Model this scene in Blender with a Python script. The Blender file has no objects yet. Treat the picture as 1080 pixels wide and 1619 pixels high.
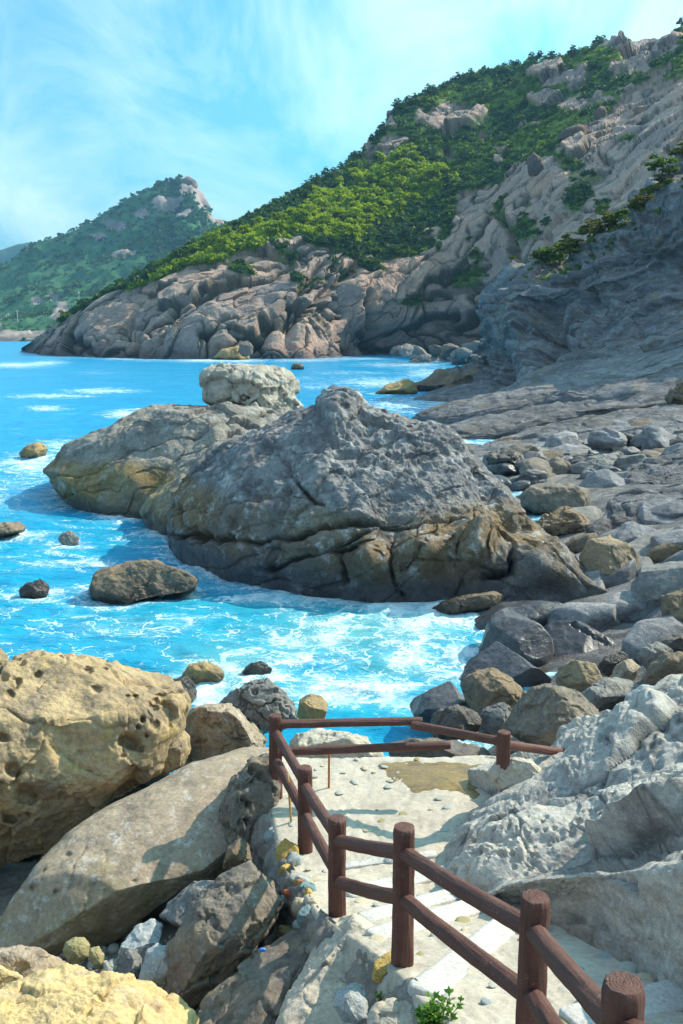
import bpy, math, random
import numpy as np
from mathutils import Vector

# ------------------------------------------------------------------ camera, sky, sun, exposure
SC = bpy.context.scene
COL = SC.collection
F_PX, CX, CY, PITCH, HC = 1556.0, 540.0, 809.5, math.radians(10.4), 7.5
CAM = np.array([0.0, 0.0, HC])
cd = bpy.data.cameras.new('camera')
cd.sensor_fit = 'VERTICAL'; cd.sensor_height = 36.0
cd.lens = F_PX / 1619.0 * 36.0
cd.clip_start = 0.05; cd.clip_end = 12000
cam = bpy.data.objects.new('camera', cd); COL.objects.link(cam)
cam.location = (0, 0, HC); cam.rotation_euler = (math.pi / 2 - PITCH, 0, 0)
SC.camera = cam

SUN_AZ, SUN_EL = math.radians(62), math.radians(41)      # azimuth clockwise from +Y (view direction)
SUN_DIR = Vector((math.sin(SUN_AZ) * math.cos(SUN_EL), math.cos(SUN_AZ) * math.cos(SUN_EL), math.sin(SUN_EL)))
w = bpy.data.worlds.new('World'); SC.world = w; w.use_nodes = True
nt = w.node_tree; nt.nodes.clear()
def wn(t, **k):
    n = nt.nodes.new(t)
    for a, b in k.items(): setattr(n, a, b)
    return n
out = wn('ShaderNodeOutputWorld'); bg = wn('ShaderNodeBackground'); bg.inputs[1].default_value = 0.13
sky = wn('ShaderNodeTexSky', sky_type='NISHITA'); sky.sun_disc = False
sky.sun_elevation = SUN_EL; sky.sun_rotation = SUN_AZ; sky.air_density = 1.0; sky.dust_density = 3.5; sky.ozone_density = 1.6
tint = wn('ShaderNodeMix', data_type='RGBA', blend_type='MULTIPLY'); tint.inputs[0].default_value = 1
tint.inputs[7].default_value = (0.32, 1.12, 1.24, 1)
nt.links.new(sky.outputs[0], tint.inputs[6])
# thin cirrus: streaks in the sky direction, the same all round
tc = wn('ShaderNodeTexCoord'); sep = wn('ShaderNodeSeparateXYZ'); nt.links.new(tc.outputs['Generated'], sep.inputs[0])
mx = wn('ShaderNodeMath', operation='MAXIMUM'); mx.inputs[1].default_value = 0.05; nt.links.new(sep.outputs[2], mx.inputs[0])
dx = wn('ShaderNodeMath', operation='DIVIDE'); dy = wn('ShaderNodeMath', operation='DIVIDE')
ad = wn('ShaderNodeMath', operation='ADD'); ad.inputs[1].default_value = 0.35; nt.links.new(mx.outputs[0], ad.inputs[0])
nt.links.new(sep.outputs[0], dx.inputs[0]); nt.links.new(ad.outputs[0], dx.inputs[1])
nt.links.new(sep.outputs[1], dy.inputs[0]); nt.links.new(ad.outputs[0], dy.inputs[1])
cmb = wn('ShaderNodeCombineXYZ'); nt.links.new(dx.outputs[0], cmb.inputs[0]); nt.links.new(dy.outputs[0], cmb.inputs[1])
mp = wn('ShaderNodeMapping'); mp.inputs['Location'].default_value = (1.4, 0.8, 0); mp.inputs['Rotation'].default_value = (0, 0, math.radians(52)); mp.inputs['Scale'].default_value = (1.5, 0.55, 1)
nt.links.new(cmb.outputs[0], mp.inputs[0])
cn = wn('ShaderNodeTexNoise'); cn.inputs['Scale'].default_value = 1.5; cn.inputs['Detail'].default_value = 7; cn.inputs['Roughness'].default_value = 0.58; cn.inputs['Distortion'].default_value = 1.1
nt.links.new(mp.outputs[0], cn.inputs[0])
cr = wn('ShaderNodeMapRange'); cr.inputs[1].default_value = 0.40; cr.inputs[2].default_value = 0.72; cr.inputs[3].default_value = 0.04; cr.inputs[4].default_value = 0.72
nt.links.new(cn.outputs[0], cr.inputs[0])
cm = wn('ShaderNodeMix', data_type='RGBA'); nt.links.new(cr.outputs[0], cm.inputs[0])
nt.links.new(tint.outputs[2], cm.inputs[6]); cm.inputs[7].default_value = (8.6, 9.6, 9.8, 1)
nt.links.new(cm.outputs[2], bg.inputs[0]); nt.links.new(bg.outputs[0], out.inputs[0])

sl = bpy.data.lights.new('sun', 'SUN'); sl.energy = 5.0; sl.angle = math.radians(0.5); sl.color = (1.0, 0.87, 0.70)
so = bpy.data.objects.new('sun', sl); COL.objects.link(so)
so.rotation_euler = SUN_DIR.to_track_quat('Z', 'Y').to_euler(); so.location = (60, 30, 80)
vs = SC.view_settings
vs.view_transform = 'Standard'; vs.look = 'None'; vs.gamma = 1; vs.use_curve_mapping = False; vs.exposure = 0.52
SC.cycles.use_denoising = True
SC.cycles.max_bounces = 6; SC.cycles.diffuse_bounces = 3; SC.cycles.glossy_bounces = 2; SC.cycles.transmission_bounces = 2
SC.cycles.volume_bounces = 0; SC.cycles.transparent_max_bounces = 4

# ------------------------------------------------------------------ pixel <-> world helpers (measuring the photograph)
sp_, cp_ = math.sin(PITCH), math.cos(PITCH)
def ray(px, py):
    a = (np.asarray(px, float) - CX) / F_PX; b = (CY - np.asarray(py, float)) / F_PX
    return np.stack([a, cp_ + b * sp_, -sp_ + b * cp_], -1)
def P(px, py, Y):
    d = ray(px, py); return CAM + d * (np.asarray(Y, float) / d[..., 1])[..., None]
def Pz(px, py, z):
    d = ray(px, py); return CAM + d * ((z - HC) / d[..., 2])[..., None]
def proj(p):
    q = p - CAM; t = q[:, 1] * cp_ - q[:, 2] * sp_; t = np.where(np.abs(t) < 1e-4, 1e-4, t)
    u = q[:, 1] * sp_ + q[:, 2] * cp_
    return CX + F_PX * q[:, 0] / t, CY - F_PX * u / t

# ------------------------------------------------------------------ noise
G12 = np.array([[1,1,0],[-1,1,0],[1,-1,0],[-1,-1,0],[1,0,1],[-1,0,1],[1,0,-1],[-1,0,-1],[0,1,1],[0,-1,1],[0,1,-1],[0,-1,-1],[1,1,0],[-1,1,0],[0,-1,1],[0,-1,-1]], np.float32)
def _h(x, y, z, s):
    h = x.astype(np.uint32) * np.uint32(374761393) + y.astype(np.uint32) * np.uint32(668265263) + z.astype(np.uint32) * np.uint32(2246822519) + np.uint32((s * 3266489917) & 0xffffffff)
    h ^= h >> np.uint32(15); h *= np.uint32(2246822519); h ^= h >> np.uint32(13); h *= np.uint32(3266489917); h ^= h >> np.uint32(16)
    return h
def perlin(p, s=0):
    p = p.astype(np.float32); i = np.floor(p); f = p - i; i = i.astype(np.int64)
    u = f * f * f * (f * (f * 6 - 15) + 10); r = []
    for c in range(8):
        o = (c & 1, c >> 1 & 1, c >> 2 & 1)
        g = G12[_h(i[:, 0] + o[0], i[:, 1] + o[1], i[:, 2] + o[2], s) & np.uint32(15)]
        r.append(g[:, 0] * (f[:, 0] - o[0]) + g[:, 1] * (f[:, 1] - o[1]) + g[:, 2] * (f[:, 2] - o[2]))
    l = lambda a, b, t: a + (b - a) * t
    a = l(l(r[0], r[1], u[:, 0]), l(r[2], r[3], u[:, 0]), u[:, 1]); b = l(l(r[4], r[5], u[:, 0]), l(r[6], r[7], u[:, 0]), u[:, 1])
    return l(a, b, u[:, 2])
def fbm(p, o=4, s=0, g=0.5):
    r = 0; a = 1.0
    for k in range(o): r = r + a * perlin(p * 2.03 ** k + 17.3 * k, s + k); a *= g
    return r
def ridged(p, o=4, s=0, g=0.5):
    r = 0; a = 1.0
    for k in range(o): r = r + a * (1 - 2 * np.abs(perlin(p * 2.03 ** k + 9.1 * k, s + k))); a *= g
    return r
def worley(p, s=0):
    p = p.astype(np.float32); i = np.floor(p).astype(np.int64); N = len(p)
    f1 = np.full(N, 9, np.float32); f2 = f1.copy(); cid = np.zeros(N, np.uint32)
    for a in (-1, 0, 1):
        for b in (-1, 0, 1):
            for c in (-1, 0, 1):
                x, y, z = i[:, 0] + a, i[:, 1] + b, i[:, 2] + c; h = _h(x, y, z, s)
                d = (x + (h & np.uint32(1023)) / 1023. - p[:, 0]) ** 2 + (y + (h >> np.uint32(10) & np.uint32(1023)) / 1023. - p[:, 1]) ** 2 + (z + (h >> np.uint32(20) & np.uint32(1023)) / 1023. - p[:, 2]) ** 2
                n = d < f1; f2 = np.where(n, f1, np.minimum(f2, d)); cid = np.where(n, h, cid); f1 = np.where(n, d, f1)
    r = (cid * np.uint32(2654435761) >> np.uint32(8) & np.uint32(65535)) / 65535.
    return np.sqrt(f1), np.sqrt(f2), r
def facets(p, s=0):
    """joint blocks: nearest cell, each with its own tilted face; returns groove distance, cell value, face height"""
    p = p.astype(np.float32); i = np.floor(p).astype(np.int64); N = len(p)
    f1 = np.full(N, 9, np.float32); f2 = f1.copy(); cid = np.zeros(N, np.uint32); off = np.zeros((N, 3), np.float32)
    for a in (-1, 0, 1):
        for b in (-1, 0, 1):
            for c in (-1, 0, 1):
                x, y, z = i[:, 0] + a, i[:, 1] + b, i[:, 2] + c; h = _h(x, y, z, s)
                o = np.stack([p[:, 0] - (x + (h & np.uint32(1023)) / 1023.), p[:, 1] - (y + (h >> np.uint32(10) & np.uint32(1023)) / 1023.), p[:, 2] - (z + (h >> np.uint32(20) & np.uint32(1023)) / 1023.)], 1).astype(np.float32)
                d = (o * o).sum(1); n = d < f1; f2 = np.where(n, f1, np.minimum(f2, d)); cid = np.where(n, h, cid); off[n] = o[n]; f1 = np.where(n, d, f1)
    k = cid * np.uint32(2654435761); t = np.stack([(k >> np.uint32(q) & np.uint32(255)) / 127.5 - 1 for q in (2, 10, 18)], 1)
    return np.sqrt(f2) - np.sqrt(f1), (k >> np.uint32(8) & np.uint32(65535)) / 65535., (t * off).sum(1)
def sst(a, b, x):
    t = np.clip((x - a) / (b - a), 0, 1); return t * t * (3 - 2 * t)
def unit(v):
    v = np.asarray(v, float); return v / np.linalg.norm(v, axis=-1, keepdims=True)
def inpoly(px, py, poly):
    r = np.zeros(len(px), bool); n = len(poly)
    for k in range(n):
        x0, y0 = poly[k]; x1, y1 = poly[(k + 1) % n]
        if y0 == y1: continue
        c = ((y0 > py) != (y1 > py)) & (px < (x1 - x0) * (py - y0) / (y1 - y0) + x0); r ^= c
    return r
def segdist(px, py, line):
    d = np.full(len(px), 1e9)
    for (x0, y0), (x1, y1) in zip(line[:-1], line[1:]):
        ex, ey = x1 - x0, y1 - y0; t = np.clip(((px - x0) * ex + (py - y0) * ey) / (ex * ex + ey * ey), 0, 1)
        d = np.minimum(d, np.hypot(px - x0 - t * ex, py - y0 - t * ey))
    return d

# ------------------------------------------------------------------ mesh helpers
def mesh_np(name, v, f, mat=None, attrs=None, smooth=True):
    v = np.asarray(v, np.float32); f = np.asarray(f, np.int32); k = f.shape[1]
    m = bpy.data.meshes.new(name); m.vertices.add(len(v)); m.vertices.foreach_set('co', v.ravel())
    m.loops.add(f.size); m.loops.foreach_set('vertex_index', f.ravel()); m.polygons.add(len(f))
    m.polygons.foreach_set('loop_start', np.arange(0, f.size, k, dtype=np.int32))
    m.polygons.foreach_set('use_smooth', np.full(len(f), smooth)); m.update(calc_edges=True)
    for a, d in (attrs or {}).items():
        at = m.attributes.new(a, 'FLOAT', 'POINT'); at.data.foreach_set('value', np.asarray(d, np.float32))
    if mat: m.materials.append(mat)
    return m
def link(name, me, loc=(0, 0, 0), parent=None, label=None, cat=None, group=None, kind=None):
    o = bpy.data.objects.new(name, me); COL.objects.link(o); o.location = loc
    if parent: o.parent = parent
    if label: o['label'] = label
    if cat: o['category'] = cat
    if group: o['group'] = group
    if kind: o['kind'] = kind
    return o
def vnorm(v, f):
    a, b, c, d = (v[f[:, k]] for k in range(4)); n = np.cross(c - a, d - b); r = np.zeros_like(v)
    for k in range(4):
        for j in range(3): r[:, j] += np.bincount(f[:, k], n[:, j], len(v))
    return r / (np.linalg.norm(r, axis=1, keepdims=True) + 1e-12)
_cs = {}
def cubesphere(n):
    if n in _cs: return _cs[n]
    t = np.tan(np.linspace(-1, 1, n + 1) * math.pi / 4); A, B = np.meshgrid(t, t, indexing='ij'); O = np.ones_like(A)
    fs = [(O, A, B), (-O, B, A), (B, O, A), (A, -O, B), (A, B, O), (B, A, -O)]; vs_, q = [], []; m = n + 1
    i, j = np.meshgrid(np.arange(n), np.arange(n), indexing='ij'); base = np.stack([i * m + j, (i + 1) * m + j, (i + 1) * m + j + 1, i * m + j + 1], -1).reshape(-1, 4)
    for k, (x, y, z) in enumerate(fs): vs_.append(np.stack([x, y, z], -1).reshape(-1, 3)); q.append(base + k * m * m)
    v = np.concatenate(vs_); q = np.concatenate(q)
    key = np.round(v, 5); _, ix, inv = np.unique(key, axis=0, return_index=True, return_inverse=True)
    v = unit(v[ix]); q = inv.reshape(-1)[q]; _cs[n] = (v, q); return v, q
def crm(n, k):                                   # Catmull-Rom sampling matrix n x k
    t = np.linspace(0, k - 1, n) if np.isscalar(n) else np.asarray(n) * (k - 1); n = len(t); M = np.zeros((n, k))
    i = np.minimum(t.astype(int), k - 2); u = t - i
    for o, wgt in ((-1, -.5 * u + u**2 - .5 * u**3), (0, 1 - 2.5 * u**2 + 1.5 * u**3), (1, .5 * u + 2 * u**2 - 1.5 * u**3), (2, -.5 * u**2 + .5 * u**3)):
        j = i + o
        for r in range(n):
            if j[r] < 0: M[r, 0] += 2 * wgt[r]; M[r, 1] -= wgt[r]
            elif j[r] > k - 1: M[r, k - 1] += 2 * wgt[r]; M[r, k - 2] -= wgt[r]
            else: M[r, j[r]] += wgt[r]
    return M
def loft(ctrl, nr, nc):
    c = np.asarray(ctrl, float); A = crm(nr, c.shape[0]); B = crm(nc, c.shape[1])
    return np.einsum('ri,ijk,cj->rck', A, c, B)
def gridfaces(r, c):
    i, j = np.meshgrid(np.arange(r - 1), np.arange(c - 1), indexing='ij')
    return np.stack([i * c + j, i * c + j + 1, (i + 1) * c + j + 1, (i + 1) * c + j], -1).reshape(-1, 4)
def gnorm(g):
    n = np.cross(np.gradient(g, axis=1), np.gradient(g, axis=0)); return n / (np.linalg.norm(n, axis=2, keepdims=True) + 1e-12)
def blur(h, r, c, n=2):
    h = h.reshape(r, c)
    for _ in range(n):
        p = np.pad(h, 1, mode='edge'); h = .25 * p[1:-1, 1:-1] * 2 + .125 * (p[:-2, 1:-1] + p[2:, 1:-1] + p[1:-1, :-2] + p[1:-1, 2:])
    return h.ravel()
def upface(f, v):                                # flip the winding when the sheet faces down
    n = np.cross(v[f[:, 1]] - v[f[:, 0]], v[f[:, 2]] - v[f[:, 0]])
    return f[:, ::-1] if n[:, 2].mean() < 0 else f

# ------------------------------------------------------------------ materials
class NT:
    def __init__(s, name):
        s.m = bpy.data.materials.new(name); s.m.use_nodes = True; s.t = s.m.node_tree; s.t.nodes.clear()
        s.out = s.n('ShaderNodeOutputMaterial'); s.b = s.n('ShaderNodeBsdfPrincipled'); s.l(s.b, 0, s.out, 0)
    def n(s, t, **k):
        x = s.t.nodes.new(t)
        for a, b in k.items(): setattr(x, a, b)
        return x
    def l(s, a, ao, b, bi): s.t.links.new(a.outputs[ao], b.inputs[bi])
    def set(s, sock, v):
        if isinstance(v, tuple) and hasattr(v[0], 'outputs'): s.t.links.new(v[0].outputs[v[1]], sock)
        else: sock.default_value = (*v, 1) if isinstance(v, tuple) and len(v) == 3 and len(sock.default_value) == 4 else v
    def noise(s, scale, detail=5, rough=.55, co=None, dist=0):
        x = s.n('ShaderNodeTexNoise'); x.inputs['Scale'].default_value = scale; x.inputs['Detail'].default_value = detail; x.inputs['Roughness'].default_value = rough; x.inputs['Distortion'].default_value = dist
        if co: s.set(x.inputs[0], co)
        return (x, 0)
    def voro(s, scale, feature='F1', co=None, out=0):
        x = s.n('ShaderNodeTexVoronoi', feature=feature); x.inputs['Scale'].default_value = scale
        if co: s.set(x.inputs[0], co)
        return (x, out)
    def rng(s, v, a, b, c=0., d=1.):
        x = s.n('ShaderNodeMapRange'); s.set(x.inputs[0], v)
        for k, q in zip((1, 2, 3, 4), (a, b, c, d)): s.set(x.inputs[k], q)
        return (x, 0)
    def mix(s, f, a, b, bt='MIX'):
        x = s.n('ShaderNodeMix', data_type='RGBA', blend_type=bt); s.set(x.inputs[0], f); s.set(x.inputs[6], a); s.set(x.inputs[7], b); return (x, 2)
    def math(s, op, a, b=0.):
        x = s.n('ShaderNodeMath', operation=op); s.set(x.inputs[0], a); s.set(x.inputs[1], b); return (x, 0)
    def attr(s, name):
        x = s.n('ShaderNodeAttribute'); x.attribute_name = name; return (x, 2)
    def bump(s, h, strength, dist, prev=None):
        x = s.n('ShaderNodeBump'); x.inputs['Strength'].default_value = strength; x.inputs['Distance'].default_value = dist; s.set(x.inputs['Height'], h)
        if prev: s.set(x.inputs['Normal'], prev)
        return (x, 0)
    def pos(s): return (s.n('ShaderNodeNewGeometry'), 0)
    def stretch(s, co, sc, rot=(0, 0, 0)):
        x = s.n('ShaderNodeMapping'); s.set(x.inputs[0], co); x.inputs['Scale'].default_value = sc; x.inputs['Rotation'].default_value = rot; return (x, 0)
    def done(s, col, rough=.85, nrm=None, spec=.3):
        s.set(s.b.inputs['Base Color'], col); s.set(s.b.inputs['Roughness'], rough); s.b.inputs['Specular IOR Level'].default_value = spec
        if nrm: s.set(s.b.inputs['Normal'], nrm)
        return s.m
def simple(name, c, rough=.6, spec=.4, var=.25, sc=12.):
    N = NT(name); n = N.noise(sc); return N.done(N.mix(N.rng(n, .3, .7), tuple(x * (1 - var) for x in c), tuple(min(1, x * (1 + var)) for x in c)), rough, N.bump(n, .25, .01), spec)

def rock(name, c1, c2, c3, sc=1., bump=.02, wet=None, ochre=None, salt=0., strata=None, lich=None, speck=.25, bed=0, rough0=.88):
    """c1/c2 large patches, c3 finer stains. wet=(z0,z1): dark shiny tide band. ochre=(z0,z1,colour): stained band. salt: pale crust."""
    N = NT(name); p = N.pos(); co = p
    if strata: co = N.stretch(p, strata[0], strata[1])
    a = N.noise(.45 * sc, 6, .6, co, .6); b = N.noise(2.1 * sc, 8, .65, co, .3); d = N.noise(11 * sc, 6, .7, p); e = N.voro(38 * sc, co=p)
    c = N.mix(N.rng(a, .36, .62), c1, c2); c = N.mix(N.rng(b, .47, .66, 0, .85), c, c3)
    if lich: c = N.mix(N.rng(N.noise(1.3 * sc, 7, .7, N.stretch(p, (1, 1, 1), (1, 2, 3))), .56, .66, 0, .8), c, lich)
    if bed:
        bc = N.n('ShaderNodeCombineXYZ'); N.set(bc.inputs[2], N.attr('bed')); sm = N.n('ShaderNodeVectorMath', operation='MULTIPLY_ADD'); N.set(sm.inputs[0], p); sm.inputs[1].default_value = (.05, .05, 0); N.set(sm.inputs[2], (bc, 0))
        b1 = N.noise(1.1, 5, .75, (sm, 0)); c = N.mix(N.rng(b1, .42, .56, .75 * bed, 0), c, (.13, .125, .13)); c = N.mix(N.rng(N.noise(2.6, 3, .7, (sm, 0)), .56, .66, 0, .5 * bed), c, (.42, .36, .28)); c = N.mix(N.rng(N.attr('crack'), .2, .9, 0, .75), c, (.05, .05, .055))
    z = N.n('ShaderNodeSeparateXYZ'); N.l(p[0], 0, z, 0); zz = N.math('ADD', (z, 2), N.rng(N.noise(.9 * sc, 5, .6, p), .2, .8, -.45, .45))
    if ochre:
        f = N.math('MULTIPLY', N.rng(zz, ochre[0] - .5, ochre[0]), N.rng(zz, ochre[1], ochre[1] + .5, 1., 0.))
        f = N.math('MULTIPLY', f, N.rng(N.noise(.35 * sc, 4, .6, p),   .40, .58, .05, .95)); c = N.mix(f, c, N.mix(N.rng(b, .4, .65), ochre[2], tuple(x * .62 for x in ochre[2])))
    if salt: c = N.mix(N.rng(N.noise(3.4 * sc, 9, .75, p), .53, .67, 0, salt), c, (.62, .61, .6))
    f2 = N.noise(46 * sc, 4, .7, p); pit = N.rng(N.voro(16 * sc, co=N.stretch(p, (1, 1, 1.3)))  , .10, .24, .45, 1.)
    pm_ = N.rng(N.noise(2.6 * sc, 4, .6, p), .48, .62); pit = N.mix(pm_, (1, 1, 1), N.mix(1., (1, 1, 1), N.mix(pit, (.35, .33, .32), (1, 1, 1)), 'MULTIPLY'))
    g = N.math('ADD', N.math('ADD', N.rng(d, .25, .75, -speck * 1.3, speck * 1.3), N.rng(f2, .3, .7, -speck * .8, speck * .8)), 1.)
    gm = N.n('ShaderNodeCombineXYZ'); [N.set(gm.inputs[k], g) for k in range(3)]
    c = N.mix(1., c, (gm, 0), 'MULTIPLY'); c = N.mix(.8, c, pit, 'MULTIPLY')
    rough = rough0
    if wet:
        f = N.rng(zz, wet[0], wet[1], 1., 0.); c = N.mix(f, c, N.mix(1., c, (.36, .34, .36), 'MULTIPLY')); rough = N.rng(f, 0, 1, .88, .28)
    n = N.bump(b, .7, bump * 4 / sc); n = N.bump(d, .9, bump * 1.6 / sc, n); n = N.bump(f2, .7, bump * .5 / sc, n); n = N.bump(N.rng(e, 0, .5), .35, bump * .3 / sc, n)
    return N.done(c, rough, n, .35)

M = {}
M['honey'] = rock('honeycomb_sandstone', (.46, .335, .19), (.365, .26, .145), (.20, .155, .115), 1.4, .02, lich=(.52, .37, .14))
M['slab'] = rock('grey_sandstone', (.38, .295, .21), (.30, .235, .175), (.20, .16, .125), 1.9, .012, salt=.55, ochre=(.2, 1.2, (.30, .25, .14)))
M['darkpit'] = rock('dark_sandstone', (.185, .155, .125), (.13, .112, .10), (.25, .20, .135), 2.2, .016, salt=.2)
M['yellow'] = rock('yellow_sandstone', (.62, .445, .20), (.53, .385, .19), (.46, .34, .21), 1.8, .016, lich=(.56, .47, .33))
M['pale'] = rock('pale_sandstone', (.52, .46, .36), (.44, .39, .32), (.36, .32, .27), 2., .014, salt=.3)
M['white'] = rock('whitish_rock', (.51, .465, .40), (.42, .395, .36), (.30, .285, .27), 1.5, .016, salt=.45, strata=((1, 1, 2.4), (.4, -.5, 0)), bed=.4)
M['grey'] = rock('grey_rock', (.25, .235, .215), (.18, .175, .17), (.11, .105, .10), 1.6, .015, salt=.2)
M['blue'] = rock('bluish_stone', (.33, .36, .37), (.26, .29, .31), (.40, .40, .38), 2.5, .008, salt=.25)
M['seadark'] = rock('wet_dark_rock', (.15, .13, .115), (.11, .10, .10), (.20, .155, .10), 1.0, .02, wet=(.8, 1.6), salt=.15)
M['slabdark'] = rock('blue_grey_wet_slab', (.23, .225, .235), (.165, .165, .18), (.12, .12, .125), .8, .008, wet=(.5, 1.6), salt=.2, strata=((.6, .6, 2.4), (.3, -.3, 0)))  # bluish cast of shade is mixed into this grey
M['seabrown'] = rock('brown_shore_rock', (.27, .19, .115), (.18, .14, .10), (.12, .105, .095), 1.0, .022, wet=(.25, .7), salt=.12)
M['mid'] = rock('sea_rock', (.33, .315, .31), (.205, .20, .215), (.085, .083, .09), .55, .05, wet=(.5, 1.7), ochre=(.9, 2.2, (.30, .205, .11)), salt=.95)  # darker greys lean blue to stand in for bluish shade
M['leftrock'] = rock('sea_rock_pale', (.41, .365, .31), (.31, .285, .255), (.16, .148, .135), .45, .05, wet=(.1, .9), ochre=(.2, 1.7, (.36, .25, .10)), salt=.6)
M['tip'] = rock('block_rock_pale', (.50, .45, .37), (.42, .38, .32), (.30, .27, .22), .6, .04, salt=.5)
M['ochre'] = rock('ochre_shore_rock', (.42, .29, .11), (.33, .23, .11), (.22, .17, .12), 1.2, .015, wet=(.1, .5))
M['cube'] = rock('smooth_brown_rock', (.31, .235, .145), (.25, .195, .135), (.19, .155, .12), .8, .012, wet=(.2, .8))
M['shelf'] = rock('shelf_rock', (.38, .375, .39), (.27, .27, .29), (.15, .15, .16), .32, .07, wet=(-.1, .35), salt=.5, strata=((.35, .35, 3.2), (.28, .28, 0)), lich=(.34, .25, .15), bed=1.)  # greys tinted blue in place of blue shade on the rock
M['cave'] = rock('gap_shade_rock', (.04, .038, .036), (.03, .03, .03), (.05, .045, .04), 1.)  # near-black colour carries the deep shade of the gap
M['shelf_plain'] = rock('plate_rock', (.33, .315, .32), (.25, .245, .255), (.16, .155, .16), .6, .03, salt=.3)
M['cement'] = rock('path_cement', (.50, .44, .36), (.43, .38, .315), (.34, .30, .25), 1.3, .008, salt=.3, speck=.18)
M['granite'] = rock('granite_strip', (.52, .50, .47), (.47, .455, .43), (.42, .40, .38), 3., .003, speck=.3)
M['sand'] = rock('wet_sand', (.29, .195, .07), (.23, .155, .06), (.15, .105, .055), 2., .004, rough0=.18)
M['mortar'] = rock('wall_mortar', (.27, .24, .21), (.20, .185, .17), (.14, .13, .12), 3., .012)
for k, c in {'st_yellow': (.44, .30, .09), 'st_orange': (.36, .18, .07), 'st_blue': (.17, .25, .27), 'st_red': (.40, .13, .07), 'st_olive': (.30, .26, .13), 'st_grey': (.38, .375, .34), 'st_tan': (.47, .40, .29), 'st_slate': (.28, .31, .31)}.items():
    M[k] = simple(k + '_stone', c, .75, .3, .3, 14)

# granite cliff: pink-tan and grey rock, grass where the hill carries it (attribute veg)
def hillmat(name, r1, r2, r3, g1, g2, sc, bump):
    N = NT(name); p = N.pos(); a = N.noise(.035 * sc, 6, .6, p, .5); b = N.noise(.22 * sc, 8, .7, p, .4); d = N.noise(1.3 * sc, 6, .7, p)
    c = N.mix(N.rng(a, .38, .6), r1, r2); c = N.mix(N.rng(b, .5, .66, 0, .8), c, r3)
    tn = N.n('ShaderNodeCombineXYZ'); [N.set(tn.inputs[k], N.rng(N.attr('tone'), 0, 1, lo_, hi_)) for k, (lo_, hi_) in enumerate([(.66, 1.24), (.68, 1.16), (.74, 1.10)])]; c = N.mix(1., c, (tn, 0), 'MULTIPLY')
    c = N.mix(N.rng(N.attr('crack'), 0, 1, 0, .8), c, (.06, .065, .045))
    st = N.noise(.5 * sc, 5, .6, N.stretch(p, (1, 1, .12))); c = N.mix(N.rng(st, .55, .75, 0, .45), c, (.12, .115, .115))
    v = N.math('ADD', N.attr('veg'), N.rng(d, .25, .75, -.3, .3)); g = N.mix(N.rng(b, .35, .65), g1, g2)
    c = N.mix(N.rng(v, .42, .6), c, g)
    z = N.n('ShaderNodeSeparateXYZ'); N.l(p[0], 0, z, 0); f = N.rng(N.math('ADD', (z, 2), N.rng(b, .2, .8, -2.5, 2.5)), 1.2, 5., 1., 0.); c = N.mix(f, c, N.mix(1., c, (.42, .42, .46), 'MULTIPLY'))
    gm = N.n('ShaderNodeCombineXYZ'); [N.set(gm.inputs[k], N.rng(d, .25, .75, .75, 1.25)) for k in range(3)]; c = N.mix(1., c, (gm, 0), 'MULTIPLY')
    return N.done(c, .9, N.bump(d, .6, bump, N.bump(b, .5, bump * 3)), .2)
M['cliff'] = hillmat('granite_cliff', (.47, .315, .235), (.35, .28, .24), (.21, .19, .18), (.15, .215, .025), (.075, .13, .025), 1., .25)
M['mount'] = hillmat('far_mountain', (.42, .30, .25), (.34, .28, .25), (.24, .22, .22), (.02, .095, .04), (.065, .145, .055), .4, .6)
M['cliffb'] = rock('granite_block', (.44, .30, .225), (.36, .28, .235), (.22, .19, .175), .12, .3)
M['farhill'] = hillmat('farther_hill', (.2, .2, .2), (.2, .2, .2), (.2, .2, .2), (.05, .09, .04), (.04, .08, .03), .25, 1.)

def leafmat(name, c1, c2, trans=.35, obj=False):
    N = NT(name)
    r = (N.n('ShaderNodeObjectInfo'), 5) if obj else N.attr('tint')
    nz = N.noise(.5, 3, .5, N.pos()); c = N.mix(N.rng(N.math('ADD', r, N.rng(nz, .3, .7, -.35, .35)), .05, .95), c1, c2)
    N.set(N.b.inputs['Base Color'], c); N.b.inputs['Roughness'].default_value = .6; N.b.inputs['Specular IOR Level'].default_value = .2
    t = N.n('ShaderNodeBsdfTranslucent'); N.set(t.inputs[0], c); m = N.n('ShaderNodeMixShader'); m.inputs[0].default_value = trans
    N.l(N.b, 0, m, 1); N.l(t, 0, m, 2); N.l(m, 0, N.out, 0); return N.m
M['lf_bright'] = leafmat('bright_leaves', (.19, .29, .015), (.33, .43, .02), .5)
M['lf_mid'] = leafmat('scrub_leaves', (.075, .15, .02), (.17, .26, .03), .45)
M['lf_dark'] = leafmat('pine_needles', (.035, .085, .035), (.085, .16, .04), .35)
M['lf_bright_o'] = leafmat('bright_tree_leaves', (.20, .30, .015), (.36, .46, .02), .5, True)
M['lf_mid_o'] = leafmat('bush_leaves', (.05, .11, .02), (.13, .21, .025), .4, True)
M['lf_dark_o'] = leafmat('pine_tree_needles', (.035, .08, .035), (.085, .155, .04), .35, True)
M['lf_weed'] = leafmat('weed_leaves', (.10, .23, .04), (.16, .30, .05), .3)
M['lf_gold'] = leafmat('golden_pine_needles', (.14, .15, .03), (.27, .25, .05), .4)
M['bark'] = simple('bark', (.10, .075, .055), .9, .2)

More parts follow.
